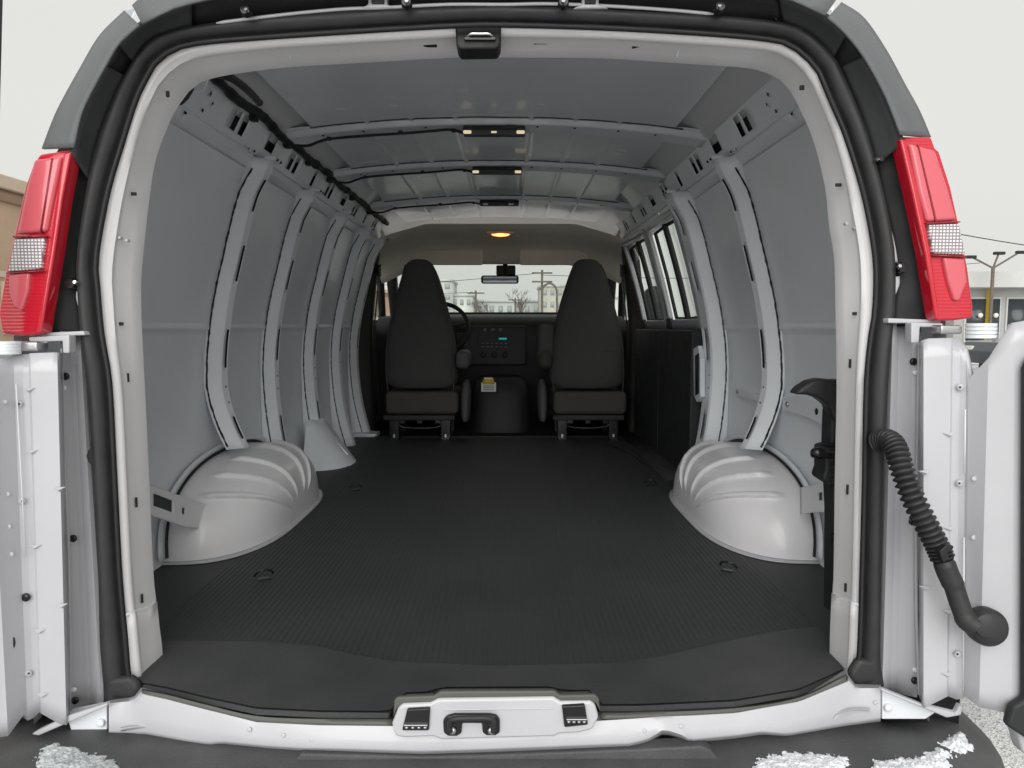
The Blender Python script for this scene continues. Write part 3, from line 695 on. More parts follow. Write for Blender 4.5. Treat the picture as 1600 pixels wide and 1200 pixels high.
def build_rails():
    RX, RZ = (.748, .672), (1.115, 1.262)
    for s in (-1, 1):
        yend = 4.25
        def rail(y, v):
            x = RX[0]+(RX[1]-RX[0])*v; z = RZ[0]+(RZ[1]-RZ[0])*v
            if v < .10: x += .014*(1-v/.10)
            if .30 < v < .34 or v > .96: x += .006; z += .004
            return (s*x, y, z)
        holes = []; y = 1.97; k = 0
        while y < 4.1:
            holes.append((y, y+.034, .46, .82)); holes.append((y+.056, y+.090, .46, .82))
            if k % 2 == 0: holes.append((y+.26, y+.33, .52, .84))
            else: holes.append((y+.28, y+.312, .46, .82))
            y += .49; k += 1
        extra = [(y0+.13, y0+.145, .25, .29) for y0 in (1.6, 2.1, 2.6, 3.1)] + [(y0+.4, y0+.411, .42, .47) for y0 in (1.4, 1.9, 2.4, 2.9)] + [(1.80,1.812,.70,.75),(1.83,1.84,.60,.64),(2.13,2.14,.34,.38),(2.17,2.185,.36,.40)]
        r = mk('roof_rail', *sheetg(lin(1.42, yend, 40), [0, .05, .10, .30, .32, .34, .5, .7, .9, .96, 1], rail, holes+extra), 'paint_in', VAN, solid=.0015)
        mk('rail_seam', *tubeg([Vector((s*.752, y, 1.1135+.0015*math.sin(y*40))) for y in lin(1.44, 4.2 if s < 0 else 2.86, 80)], .0032, 6), 'black', r)
        mk('rail_slot_shade', *sheetg([1.75, yend], [.3, 1], lambda y, v: (s*(RX[0]+(RX[1]-RX[0])*v+.012), y, RZ[0]+(RZ[1]-RZ[0])*v+.006)), 'black', r)  # black sheet added behind the slots as the shade inside the rail
build_rails()
def zroof(x): return 1.305 - .045*(abs(x)/.66)**2.2
def build_roof():
    def rp(y, x):
        z = zroof(x); a = abs(x)
        if .575 < a < .665: z += .045*min(1, (a-.575)/.02, (.665-a)/.02)
        else:
            for c in (.12, .26, .40):
                q = abs(a-c)
                if q < .014 and y > 2.30: z -= .006*(.5+.5*math.cos(math.pi*q/.014))
        return (x, y, z)
    xs = set(lin(-.70, .70, 31))
    for sg in (-1, 1):
        for c in (.12, .26, .40): xs |= {sg*(c-.014), sg*(c-.007), sg*c, sg*(c+.007), sg*(c+.014)}
        xs |= {sg*.575, sg*.595, sg*.645, sg*.665}
    rf = mk('roof_panel', *sheetg(lin(1.42, 4.32, 40), xs, rp), 'paint_roof', VAN)
    Y = [2.29, 2.87, 3.62]
    for bi, y0 in enumerate(Y):
        prof = [(-.006, .002), (.014, .0), (.020, -.013), (.027, -.016), (.098, -.020), (.104, -.018), (.118, .004)]
        def bow(x, i): dy, dz = prof[int(i)]; wob = .006 if abs((abs(x)*7) % 1-.5) < .25 and i < 2 else 0; return (x, y0+dy-wob, zroof(x)+dz)
        b = mk('roof_bow', *sheetg(lin(-.69, .69, 51), range(len(prof)), bow), 'paint_roof', rf, solid=.0015, crease=18)
        for x in (-.55, -.42, -.22, .14, .26, .40, .52):
            disk('bow_hole', (x, y0+.036, zroof(x)-.0175), (0, -.2, -1), .004, .0025, 'black', b, 8)
        # wavy bead of sealer along the back flange
        mk('sealer_shade_bead', *tubeg([Vector((x, y0-.005+.004*mnoise.noise(Vector((x*9, bi, 0))), zroof(x)-.001)) for x in lin(-.58, .60, 90)], [.0026+.0016*abs(mnoise.noise(Vector((i*.35, bi, 2)))) for i in range(90)], 6), 'seal', b)
        # cargo lamp
        hy, hz = y0+.055, zroof(0)-.030
        L = empty('cargo_lamp', (0, hy, hz), rf)
        w = .20
        box('lamp_base', (0, hy, hz), (w, .07, .018), 'plastic_dark', L, .004)
        box('lamp_lens', (0, hy-.032, hz-.012), (w*.98, .016, .016), 'armrest', L, .004)
        for x in ((-.085, .085) if bi < 2 else (-.07, .06)):
            box('lamp_bulb', (x, hy-.041, hz-.012), (.026, .006, .011), 'lamp_warm' if bi < 2 else 'tag_white', L, .003)
        if bi == 0: box('lamp_bulb', (0, hy-.041, hz-.012), (.018, .004, .006), 'lamp_warm', L, .002)
        box('lamp_switch', (.055, hy-.037, hz+.004), (.030, .006, .008), 'seal', L, .001)
        # cable from the harness to the lamp
        pts = [(-.655, .03, -.035), (-.60, .03, -.045), (-.56, .02, -.04), (-.52, .025, -.034), (-.40, .03, -.034), (-.30, .026, -.036), (-.20, .036, -.03), (-.14, .034, -.028), (-.095, .05, -.036)]
        path = catmull([Vector((x, y0+dy, zroof(x)+dz)) for x, dy, dz in pts], 50)
        mk('lamp_cable', *tubeg(path, .0045, 6), 'black', rf)
        for x in (-.53, -.30, -.13): box('cable_clip', (x, y0+.030, zroof(x)-.032), (.014, .012, .012), 'black', rf, .002)
build_roof()
def build_harness():
    pts = []; rad = []
    for i, y in enumerate(lin(1.50, 4.2, 220)):
        q = mnoise.noise(Vector((y*4, 0, 0))); w = mnoise.noise(Vector((y*14, 3, 0)))
        pts.append(Vector((-.668+.010*q, y, 1.258+.010*mnoise.noise(Vector((y*5, 9, 0)))-.012))); rad.append(.013+.006*w+.003*mnoise.noise(Vector((y*40, 5, 1))))
    h = mk('wiring_harness', *tubeg(pts, rad, 8), 'black', VAN)
    tail = catmull([PY(268,160,1.42), PY(283,155,1.44), PY(293,143,1.46), PY(301,128,1.48), PY(320,116,1.5), PY(352,118,1.55), PY(376,132,1.62), PY(392,146,1.72), PY(405,160,1.82)], 60)
    mk('harness_tail', *tubeg(tail, [.009+.002*mnoise.noise(Vector((i*.6, 1, 1))) for i in range(60)], 8), 'rubber', h)
    for y in (2.05, 2.35, 2.6, 2.9, 3.3, 3.7):
        box('harness_clip', (-.674, y, 1.238), (.022, .026, .03), 'black', h, .004)
    pxprism('harness_bracket', [(300,128),(318,118),(326,124),(318,142),(304,142)], 1.50, .004, 'paint_in', h, .001)
    disk('bracket_screw', PY(316,124,1.497), (0,-1,0), .004, .004, 'black', h, 8)
build_harness()

def build_wheelhouse():
    for s in (-1, 1):
        h, y0, xw = .242, 2.32, .905; n1, n2 = 2.5, 3.6
        def half(p): return .36 + .11*(1-p)**1.2
        def f(u, v):
            phi = math.pi*u; c, sn = math.cos(phi), math.sin(phi)
            cy = math.copysign(abs(c)**(2/n1), c); sz = abs(sn)**(2/n1)
            psi = v*math.pi/2; p = math.sin(psi)**(2/n2); k = max(0, math.cos(psi))**(2/n2)
            bead = 0
            for b in (.24, .34, .44, .54, .64):
                q = abs(u-b-.03*(v-.5)); wdt = .014
                if q < wdt: bead += min(1, 2.2*(1-q/wdt))
            fade = min(1, max(0, (v-.08)/.06))*min(1, max(0, (.90-v)/.08))
            k *= 1 + 0.045*bead*fade; pp = p + .024*bead*fade*(1 if v > .5 else .5)*min(1, v*1.5)
            L = .47 - .07*p**3
            x = xw - (xw-.645)*pp
            return (s*x, y0 - L*cy*k, h*sz*k - .002)
        us = lin(0, 1, 241); vsx = lin(0, 1, 49)
        w = mk('wheel_housing', *sheetg(us, vsx, f), 'paint_frame', VAN)
        arch = []; arch2 = []; gap = []
        for u in lin(.02, .98, 60):
            c, sn = math.cos(math.pi*u), math.sin(math.pi*u); cy = math.copysign(abs(c)**(2/n1), c); sz = abs(sn)**(2/n1)
            xx = lambda z: W(max(0, z))-.004
            for lst, k in ((arch, 1.035), (arch2, 1.10)): z = h*sz*k; lst.append(Vector((s*(xx(z)-.006), y0-.47*cy*k, z)))
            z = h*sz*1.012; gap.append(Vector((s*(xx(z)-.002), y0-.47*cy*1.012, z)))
        mk('housing_lip', *loftg([arch, arch2]), 'paint_in', w, solid=.004)
        mk('housing_gap_shade', *tubeg(gap, .007, 6), 'black', w)  # black tube painting the shadow line between housing and wall
        # flange on the floor
        rim = [Vector(f(0, v)) for v in vsx if v < .98] + [Vector(f(1, v)) for v in reversed(vsx) if v < .98]
        ring2 = [Vector((p.x - s*.012, p.y + (-.012 if p.y < y0 else .012), .012)) for p in rim]
        ring1 = [Vector((p.x, p.y, .016)) for p in rim]
        mk('housing_flange', *loftg([ring1, ring2]), 'paint', w, solid=.003)
    # straps from the housings to the rear pillars
    for s in (-1, 1):
        A = [(214,748,1.44),(250,762,1.60),(290,778,1.80),(340,794,2.0)] if s < 0 else [(1325,745,1.44),(1302,748,1.60),(1275,756,1.75),(1250,762,1.84)]
        B = [(214,800,1.44),(250,810,1.60),(290,824,1.80),(340,828,2.0)] if s < 0 else [(1325,800,1.44),(1302,800,1.60),(1275,800,1.75),(1250,804,1.84)]
        def st(u, v):
            k = min(2, int(u*3)); t = u*3-k; a = [A[k][i]+(A[k+1][i]-A[k][i])*t for i in range(3)]; b = [B[k][i]+(B[k+1][i]-B[k][i])*t for i in range(3)]
            return PY(a[0]+(b[0]-a[0])*v, a[1]+(b[1]-a[1])*v, a[2]+(b[2]-a[2])*v)
        holes = [(.02, .11, .25, .68), (.24, .50, .26, .66), (.62, .66, .36, .58)] if s < 0 else [(.25, .40, .30, .68), (.55, .62, .34, .60)]
        mk('housing_strap', *sheetg(lin(0, 1, 19), [0, .06, .94, 1], st, holes), 'paint_frame', VAN, solid=.003)
        mk('strap_hole_shade', *sheetg(lin(0, .72, 9), [.16, .80], lambda u, v: Vector(st(u, v))+(Vector(st(u, v))-CAM).normalized()*.012), 'seal', VAN)  # dark plate added behind the strap holes to paint their shade
build_wheelhouse()

def build_small_left():
    # fuel filler cover low on the wall
    rings = []
    for t in lin(0, 1, 8):
        ring = []
        for k in range(13):
            a = math.pi*k/12
            y = 3.26 - (.10+.10*t)*math.cos(a); x = -.865 + (.045+.155*t)*math.sin(a)**.8; z = .215 - .215*t + .0*math.sin(a)
            ring.append(Vector((x, y, z)))
        rings.append(ring)
    top = [Vector((-.872, 3.26, .225))]*13
    c = mk('filler_cover', *loftg([top]+rings), 'paint_in', VAN)
    mk('cover_crease', *tubeg([Vector((-.80, 3.23, .17)), Vector((-.70, 3.24, .05))], .004, 6), 'paint_in', c)
    # sill end of the last pillar
    box('pillar_foot', (-.80, 4.12, .012), (.16, .12, .02), 'paint_in', VAN, .004)
    # stiffener plate on the right wall by the jack
    v = [(1222,620),(1246,617),(1268,622),(1292,634),(1303,654),(1300,672),(1262,652),(1222,640)]
    pl = mk('stiffener_plate', *polyprism([PXx(a, b, .872) for a, b in v], (.008, 0, 0)), 'paint_in', VAN, bevel=.002)
    disk('plate_screw', PXx(1231, 632, .871), (-1, 0, 0), .008, .006, 'steel', pl)
    disk('plate_hole', PXx(1276, 643, .8715), (-1, 0, 0), .009, .002, 'black', pl)
    v = [(1143,598),(1150,604),(1206,624),(1206,634),(1146,616)]
    pl = mk('stiffener_plate', *polyprism([PXx(a, b, .872) for a, b in v], (.008, 0, 0)), 'paint_in', VAN, bevel=.002)
    disk('plate_screw', PXx(1153, 612, .870), (-1, 0, 0), .008, .006, 'steel', pl)
build_small_left()

def build_rings():
    for x, y, z, rot in [(413,903,0,.5),(556,765,0,.2),(1137,890,0,-.6),(1016,758,0,-.3)]:
        p = PZ(x, y, .012); T = empty('tie_down_ring', p, VAN)
        box('ring_base', p+Vector((0, 0, -.002)), (.030, .020, .004), 'black_gloss', T, .002, rot)
        pts = [p+Matrix.Rotation(rot, 3, 'Z') @ Vector((.022*math.cos(a), .008-.020*math.sin(a)*.6, .006+.016*math.sin(a))) for a in lin(0, math.pi, 12)]
        mk('ring_loop', *tubeg(pts, .0028, 6), 'black_gloss', T)
build_rings()

# ---- rubber floor mat (lies loose on the load floor)
def build_mat():
    def back(x):                        # rear edge of the mat as a function of x
        yg = 1.14
        for _ in range(6):
            px = 794 + (x-.045)/yg*1100/1.04
            yg = PZ(px, backpx(px), .008).y
        return yg
    def backpx(px): return interp([(150,1075),(212,1070),(260,1079),(320,1094),(400,1111),(500,1116),(606,1117),(616,1109),(618,1088),(676,1086),(686,1079),(868,1078),(876,1084),(930,1083),(937,1106),(1000,1106),(1150,1099),(1250,1082),(1328,1046),(1376,1040)], px)
    def ribend(x):
        t = min(1, max(0, (abs(x)-.20)/.30)); return 1.275 + .135*t*t*(3-2*t)
    xs = []; pitch = .0135
    for i in range(-63, 64):
        c = i*pitch; xs += [c-.0045, c-.0025, c+.0025, c+.0045]
    side = [-.885, -.87]; xs = side + xs + [-q for q in side]; xs = sorted(set(round(x, 5) for x in xs))
    def fn(x, v):
        b = back(x); e = ribend(x); rows = [b, b+.006, b+.02, e-.012, e, 2.2, 3.0, 4.02, 4.03]
        k = min(int(v), len(rows)-1); y = rows[k]; z = .008
        if k == 0: z = .002
        if k in (4, 5, 6, 7) and abs(x) < .70:
            ph = (x/pitch) % 1; ph = min(ph, 1-ph)
            if ph < .22: z += .0011
        if k == 8: z = .0
        if abs(x) > .675 and k < 3:
            y = max(y, 1.315+.002*k)
        return (x, y, z)
    o = mk('floor_mat', *sheetg(xs, range(9), fn), 'mat_rubber', None, smooth=False, solid=.006)
    tag(o, 'black ribbed rubber mat covering the whole load floor', 'floor mat')
    # smooth rear strip of the mat with its curved front edge
    bd = [(150,1000),(235,1001),(400,1002),(490,1008),(545,1021),(620,1034),(780,1040),(960,1036),(1050,1022),(1130,1003),(1220,985),(1308,975),(1400,968)]
    xs2 = lin(-.70, .70, 80); r0, r1, r2, r3 = [], [], [], []
    for x in xs2:
        yg = 1.3
        for _ in range(6): px = 794 + (x-.045)/yg*1100/1.03; yg = PZ(px, interp(bd, px), .011).y
        yb = max(back(x)+.004, 1.25 if abs(x) > .66 else 0)
        r0.append(Vector((x, yg, .0085))); r1.append(Vector((x, yg-.003, .0125))); r2.append(Vector((x, (yg+yb)/2, .0125))); r3.append(Vector((x, yb, .0125)))
    mk('threshold_strip', *loftg([r0, r1, r2, r3]), 'mat_smooth', o, smooth=False)
    # lighter grey step edge of the sill below the mat
    def edge(pts, name):
        path = [PY(x, y+dy, ysill(x)-.006) for x, y, dy in pts]
        return path
    for A in ([(222,1076),(260,1083),(320,1098),(400,1116),(500,1121),(612,1122)], [(940,1112),(1000,1111),(1150,1104),(1250,1087),(1322,1053)]):
        a = A; b = [(x, y+11) for x, y in A]
        n = 30; ra, rb = resample(a, n), resample(b, n)
        rings = [[PY(p.x, p.y, ysill(p.x)+.012) for p in ra], [PY(p.x, p.y, ysill(p.x)-.004) for p in lerpc(ra, rb, .25)], [PY(p.x, p.y, ysill(p.x)-.010) for p in rb]]
        mk('step_edge', *loftg(rings), 'mat_edge', VAN, solid=.006)
    pxprism('step_edge', [(614,1122),(616,1094),(622,1090),(678,1088),(688,1081),(866,1080),(875,1087),(930,1086),(936,1092),(938,1112),(930,1098),(876,1096),(866,1089),(688,1091),(678,1098),(630,1099),(620,1108)], ysill(765)-.030, .008, 'mat_edge', VAN, .003)
build_mat()

# ---- jack stowed at the right rear
def build_jack():
    J = empty('car_jack', PZ(1304, 962, .01)); tag(J, 'black scissor jack with strap stowed upright behind the right rear pillar', 'jack')
    y = 1.42
    pxprism('upright', [(1300,640),(1324,632),(1324,962),(1302,962),(1303,800),(1298,700)], y, .05, 'plastic_dark', J, .006)
    pxprism('hook_arm', [(1243,617),(1252,606),(1268,596),(1284,592),(1305,594),(1326,594),(1326,650),(1306,662),(1302,650),(1296,634),(1280,622),(1262,617)], y-.01, .045, 'rubber', J, .008)
    pxprism('jack_body', [(1290,700),(1326,692),(1326,764),(1300,760),(1285,750),(1290,735)], y-.02, .06, 'plastic_dark', J, .006)
    p = [PY(1284,692,y-.03), PY(1296,695,y-.03), PY(1312,697,y-.02)]
    mk('crank_pin', *tubeg(p, .0045, 8), 'black', J)
    k = [PY(1268,714,y-.03), PY(1275,708,y-.03), PY(1285,710,y-.03), PY(1294,712,y-.025), PY(1304,712,y-.02)]
    mk('wing_knob', *tubeg(catmull(k, 16), [.002,.006,.009,.011,.012,.012,.011,.010,.008,.007,.006,.006,.006,.006,.006,.006], 10), 'black_gloss', J)
    for i in range(5):
        yy = 705+i*12; pxprism('screw_thread', [(1296,yy),(1318,yy-2),(1318,yy+3),(1296,yy+5)], y-.026, .01, 'rubber', J, .001)
    for i in range(4):
        a = 690+i*2; 
    pxprism('strap', [(1306,775),(1322,775),(1322,950),(1308,950)], y-.012, .008, 'rubber', J, .002)
    pxprism('buckle', [(1301,836),(1324,834),(1324,850),(1302,852)], y-.018, .012, 'black_gloss', J, .002)
build_jack()

# ---- cab: seats, dashboard, windscreen, side doors
def superring(c, hx, hy, n=20, e=3.0, tilt=0):
    out = []
    for k in range(n):
        a = 2*math.pi*k/n; ca, sa = math.cos(a), math.sin(a)
        out.append(Vector((c.x + hx*math.copysign(abs(ca)**(2/e), ca), c.y + hy*math.copysign(abs(sa)**(2/e), sa), c.z)))
    return out
def build_seats():
    data = [[(404,646,662),(407,637,671),(413,631,676),(430,625,684),(470,613,695),(510,603,706),(545,597,713),(590,597,714),(612,600,714)],
            [(404,908,928),(407,901,936),(413,896,941),(430,890,950),(470,877,962),(510,867,973),(545,860,980),(590,858,981),(612,860,980)]]
    for si, d in enumerate(data):
        cx = PY((d[5][1]+d[5][2])/2, 600, 3.92).x
        S = empty('seat', (cx, 4.1, 0), VAN)
        rings = []; ctrs = []
        for i, (yy, a, b) in enumerate(d):
            y = 3.93 + .0*i; pa, pb = PY(a, yy, y), PY(b, yy, y); c = (pa+pb)/2
            hy = .03 if i == 0 else (.05 if i < 3 else .065+.006*i); c.y = y + hy
            rings.append(superring(c, (pb.x-pa.x)/2, hy, 24, 3.2 if i > 2 else 2.4)); ctrs.append((c.copy(), (pb.x-pa.x)/2, hy))
        bk = mk('backrest', *loftg(rings, True, True), 'cloth', S, sub=1)
        for sgn in (-1, 1):
            mk('piping', *tubeg(catmull([Vector((c.x+sgn*hx*.90, c.y-hy*.80, c.z)) for c, hx, hy in ctrs[2:]], 24), .0035, 6), 'cloth_low', bk)
        c, hx, hy = ctrs[6]; mk('seam', *tubeg([Vector((c.x+hx*t, c.y-hy*.97*(1-.3*abs(t)**6), c.z-.012)) for t in lin(-.88, .88, 16)], .0022, 6), 'cloth', bk)
        px = lambda x: x if si == 0 else x+264
        a, b = PY(px(601), 612, 3.93), PY(px(716), 648, 3.93)
        v, f = boxg(((a.x+b.x)/2, 4.14, (a.z+b.z)/2), (b.x-a.x, .42, a.z-b.z)); mk('cushion', v, f, 'cloth_low', S, bevel=.03, seg=4)
        sg = 1 if si == 0 else -1; xi = cx + sg*.235
        mk('side_bolster', *loftg([superring(Vector((xi+sg*.02, 4.0+.02*i, z)), w, .10, 14) for i, (z, w) in enumerate([(.10,.018),(.15,.026),(.24,.030),(.30,.026),(.34,.012)])], True, True), 'armrest', S, sub=1)
        v, f = boxg((cx + sg*.245, 4.03, .46), (.075, .30, .10)); mk('armrest', v, f, 'armrest' if si == 0 else 'trim_brown', S, bevel=.028, seg=4)
        if si == 1:
            v, f = boxg((cx - .235, 4.02, .56), (.085, .12, .20)); mk('armrest_hinge', v, f, 'cloth', S, bevel=.02, seg=4)
        B = box('seat_frame', (cx, 4.08, .135), (.40, .34, .03), 'black', S, .005)
        for dx in (-.145, .145):
            mk('seat_leg', *merge(boxg((cx+dx, 3.97, .065), (.055, .05, .13)), boxg((cx+dx, 4.24, .065), (.055, .05, .13)), boxg((cx+dx, 4.1, .012), (.05, .36, .02))), 'black_gloss', S, bevel=.004)
            box('seat_bolt', (cx+dx, 3.935, .022), (.014, .012, .035), 'steel', S, .003)
        for dx in (-.10, 0, .10): box('seat_bracket', (cx+dx, 3.94, .108), (.03, .01, .02), 'black_gloss', S, .002)
        mk('frame_hoop', *tubeg(catmull([Vector((cx-.11, 3.96, .12)), Vector((cx-.11, 3.96, .08)), Vector((cx, 3.96, .07)), Vector((cx+.11, 3.96, .08)), Vector((cx+.11, 3.96, .12))], 20), .009, 6), 'black_gloss', S)
build_seats()

def build_cab():
    # carpeted cab floor and step
    box('cab_floor', (0, 4.62, -.03), (1.74, 1.22, .06), 'carpet', VAN, 0)
    box('floor_edge', (0, 4.035, .006), (1.45, .018, .012), 'rubber', VAN, .003)
    # dashboard
    def dash(x, i):
        prof = [(4.78,.05),(4.70,.20),(4.66,.42),(4.62,.58),(4.64,.66),(4.70,.705),(4.85,.725),(5.30,.735)]
        y, z = prof[int(i)]; a = abs(x); return (x, y + .10*max(0, a-.35), z - .02*max(0, a-.3))
    D = mk('dashboard', *sheetg(lin(-.83, .83, 25), range(8), dash), 'dash', VAN)
    cx = -.045
    box('centre_stack', (cx, 4.625, .52), (.42, .05, .26), 'dash', D, .015)
    box('radio', (cx, 4.597, .555), (.22, .012, .065), 'dash', D, .003)
    box('radio_display', (cx+.055, 4.589, .565), (.05, .004, .012), 'led', D, 0)
    for k in range(3): disk('vent_knob', (cx-.06+k*.05, 4.60, .622), (0, -1, 0), .012, .014, 'button', D)
    for r in range(2):
        for k in range(6): box('button', (cx-.075+k*.03, 4.588, .535-r*.022), (.016, .004, .009), 'button', D, .001)
    for k in range(3): disk('climate_knob', (cx-.07+k*.07, 4.598, .46), (0, -1, 0), .020, .016, 'dash', D)
    for k in range(7): box('vent_slat', (cx-.21+.0*k, 4.60, .60-.012*k), (.07, .006, .005), 'button', D, .001)
    box('glove_box', (.46, 4.64, .47), (.40, .03, .18), 'dash', D, .012)
    # engine cover between the seats
    mk('engine_cover', *loftg([superring(Vector((0, 4.50+dy, z)), hx, hy, 20, 4) for z, hx, hy, dy in [(.0,.19,.26,0),(.10,.185,.25,0),(.22,.175,.24,.01),(.30,.16,.22,.02),(.325,.12,.18,.02)]], True, True), 'dash', VAN)
    # steering wheel
    S = empty('steering_wheel', (-.42, 4.5, .62), VAN)
    c = Vector((-.395, 4.48, .635)); ax = Vector((0, -.85, .52)).normalized(); u = Vector((1, 0, 0)); w = ax.cross(u)
    mk('rim', *tubeg([c+(u*math.cos(a)+w*math.sin(a))*.185 for a in lin(0, 2*math.pi, 40)], .014, 8, False), 'dash', S)
    mk('hub', *diskg(c-ax*.03, ax, .07, .03, 20), 'dash', S)
    for a in (0, math.pi, -math.pi/2): mk('spoke', *tubeg([c-ax*.015, c+(u*math.cos(a)+w*math.sin(a))*.18], .012, 6), 'dash', S)
    mk('column_stalk', *tubeg([c+Vector((.02, .06, 0)), c+Vector((.20, .05, .045))], .006, 6), 'button', S)
    # headliner of the cab
    def hl(u, i):
        prof = [(4.24,1.252),(4.26,1.232),(4.34,1.208),(4.46,1.188),(4.58,1.170),(4.66,1.145),(4.70,1.10),(4.74,1.066),(4.80,1.062)]
        y, z = prof[int(i)]; x = .80*u; a = abs(u); return (x, y - .0*a, z - .10*max(0, a-.55)/.45*1.0 - .03*max(0, a-.82)/.18)
    H = mk('headliner', *sheetg(lin(-1, 1, 33), range(9), hl), 'headliner', VAN)
    for s in (-1, 1):
        box('sun_visor', (s*.34, 4.66, 1.095), (.44, .03, .10), 'headliner', H, .012)
        mk('cab_side_trim', *sheetg(lin(4.10, 4.90, 8), lin(0, 1, 6), lambda y, v: (s*(.80-.11*v), y, 1.03+.235*v)), 'headliner' , VAN, solid=.004)
    dl = box('dome_lamp', (0, 4.30, 1.205), (.17, .09, .018), 'headliner', H, .006)
    mk('dome_bulb', *loftg([superring(Vector((0, 4.285, z)), hx, hy, 16, 2) for z, hx, hy in [(1.198,.060,.03),(1.188,.045,.024),(1.183,.015,.01)]], True, True), 'dome_warm', dl)
    # windscreen, mirror, pillars
    wq = [Vector((-.80, 5.30, .735)), Vector((.80, 5.30, .735)), Vector((.70, 4.76, 1.068)), Vector((-.70, 4.76, 1.068))]
    mk('windscreen', *polyprism(wq, (0, .006, .004)), 'glass', VAN, smooth=False)
    mk('windscreen_edge', *tubeg([Vector((-.80, 5.285, .742)), Vector((.80, 5.285, .742))], .010, 6), 'dash', VAN)
    mm = box('mirror', (-.01, 4.72, .955), (.25, .03, .055), 'black_gloss', VAN, .014)
    box('mirror_glass', (-.01, 4.702, .954), (.225, .004, .042), 'mirror', mm, .002)
    mk('mirror_stem', *tubeg([Vector((.02, 4.73, .97)), Vector((.025, 4.78, 1.06))], .016, 8), 'black', mm)
    box('sensor_pod', (.03, 4.80, 1.02), (.13, .05, .07), 'black', mm, .01)
    for s in (-1, 1):
        mk('front_pillar', *tubeg([Vector((s*.80, 5.28, .72)), Vector((s*.745, 4.80, 1.06)), Vector((s*.72, 4.66, 1.14))], [.035, .04, .05], 8), 'trim_brown', VAN)
        # middle pillar trim and belt
        P = mk('middle_pillar', *sheetg([0, 1, 2, 3, 4], lin(0.0, 1.13, 20), lambda i, z: (s*([.87,.80,.785,.80,.87][int(i)]-.00-.13*max(0, z-.62)**1.25), [4.22,4.235,4.30,4.42,4.44][int(i)], z)), 'trim_brown', VAN)
        mk('seat_belt', *sheetg([0, 1], lin(.1, 1.02, 12), lambda i, z: (s*(.772-.12*max(0, z-.62)), 4.28+.045*i, z)), 'black', P, solid=.002)
        box('belt_guide', (s*.735, 4.30, .98), (.02, .06, .07), 'black', P, .006)
        # front door: lower trim, window frame and glass
        F = empty('front_door', (s*.86, 4.7, 0), VAN)
        box('door_trim', (s*.87, 4.84, .31), (.06, .84, .70), 'trim_brown', F, .02)
        box('door_skin', (s*.935, 4.84, .12), (.04, .84, .96), 'exterior', F, .01)
        fr = [(4.43,.64),(5.28,.64),(5.24,.72),(4.76,1.09),(4.43,1.10)]; inn = [(4.49,.69),(5.14,.69),(4.76,1.03),(4.49,1.05)]
        X = lambda z: s*(.885-.16*max(0, z-.62))
        mk('window_glass', *polyprism([Vector((X(z), y, z)) for y, z in inn], (s*.004, 0, 0)), 'glass', F, smooth=False)
        for (a, b), wd in ((((4.46,.66),(5.24,.66)), .03), (((5.2,.67),(4.76,1.06)), .026), (((4.76,1.06),(4.46,1.075)), .03), (((4.46,1.075),(4.46,.66)), .03)):
            mk('window_frame', *tubeg([Vector((X(a[1]), a[0], a[1])), Vector((X(b[1]), b[0], b[1]))], wd, 8), 'black', F)
        # outside mirror
        m2 = mk('door_mirror', *loftg([superring(Vector((s*1.10, 5.05, z)), hx, hy, 14, 3) for z, hx, hy in [(.66,.05,.03),(.70,.085,.05),(.82,.09,.05),(.90,.08,.045),(.93,.04,.02)]], True, True), 'black', F)
        mk('mirror_arm', *tubeg([Vector((s*.92, 5.08, .72)), Vector((s*1.04, 5.06, .74))], .02, 8), 'black', m2)
build_cab()

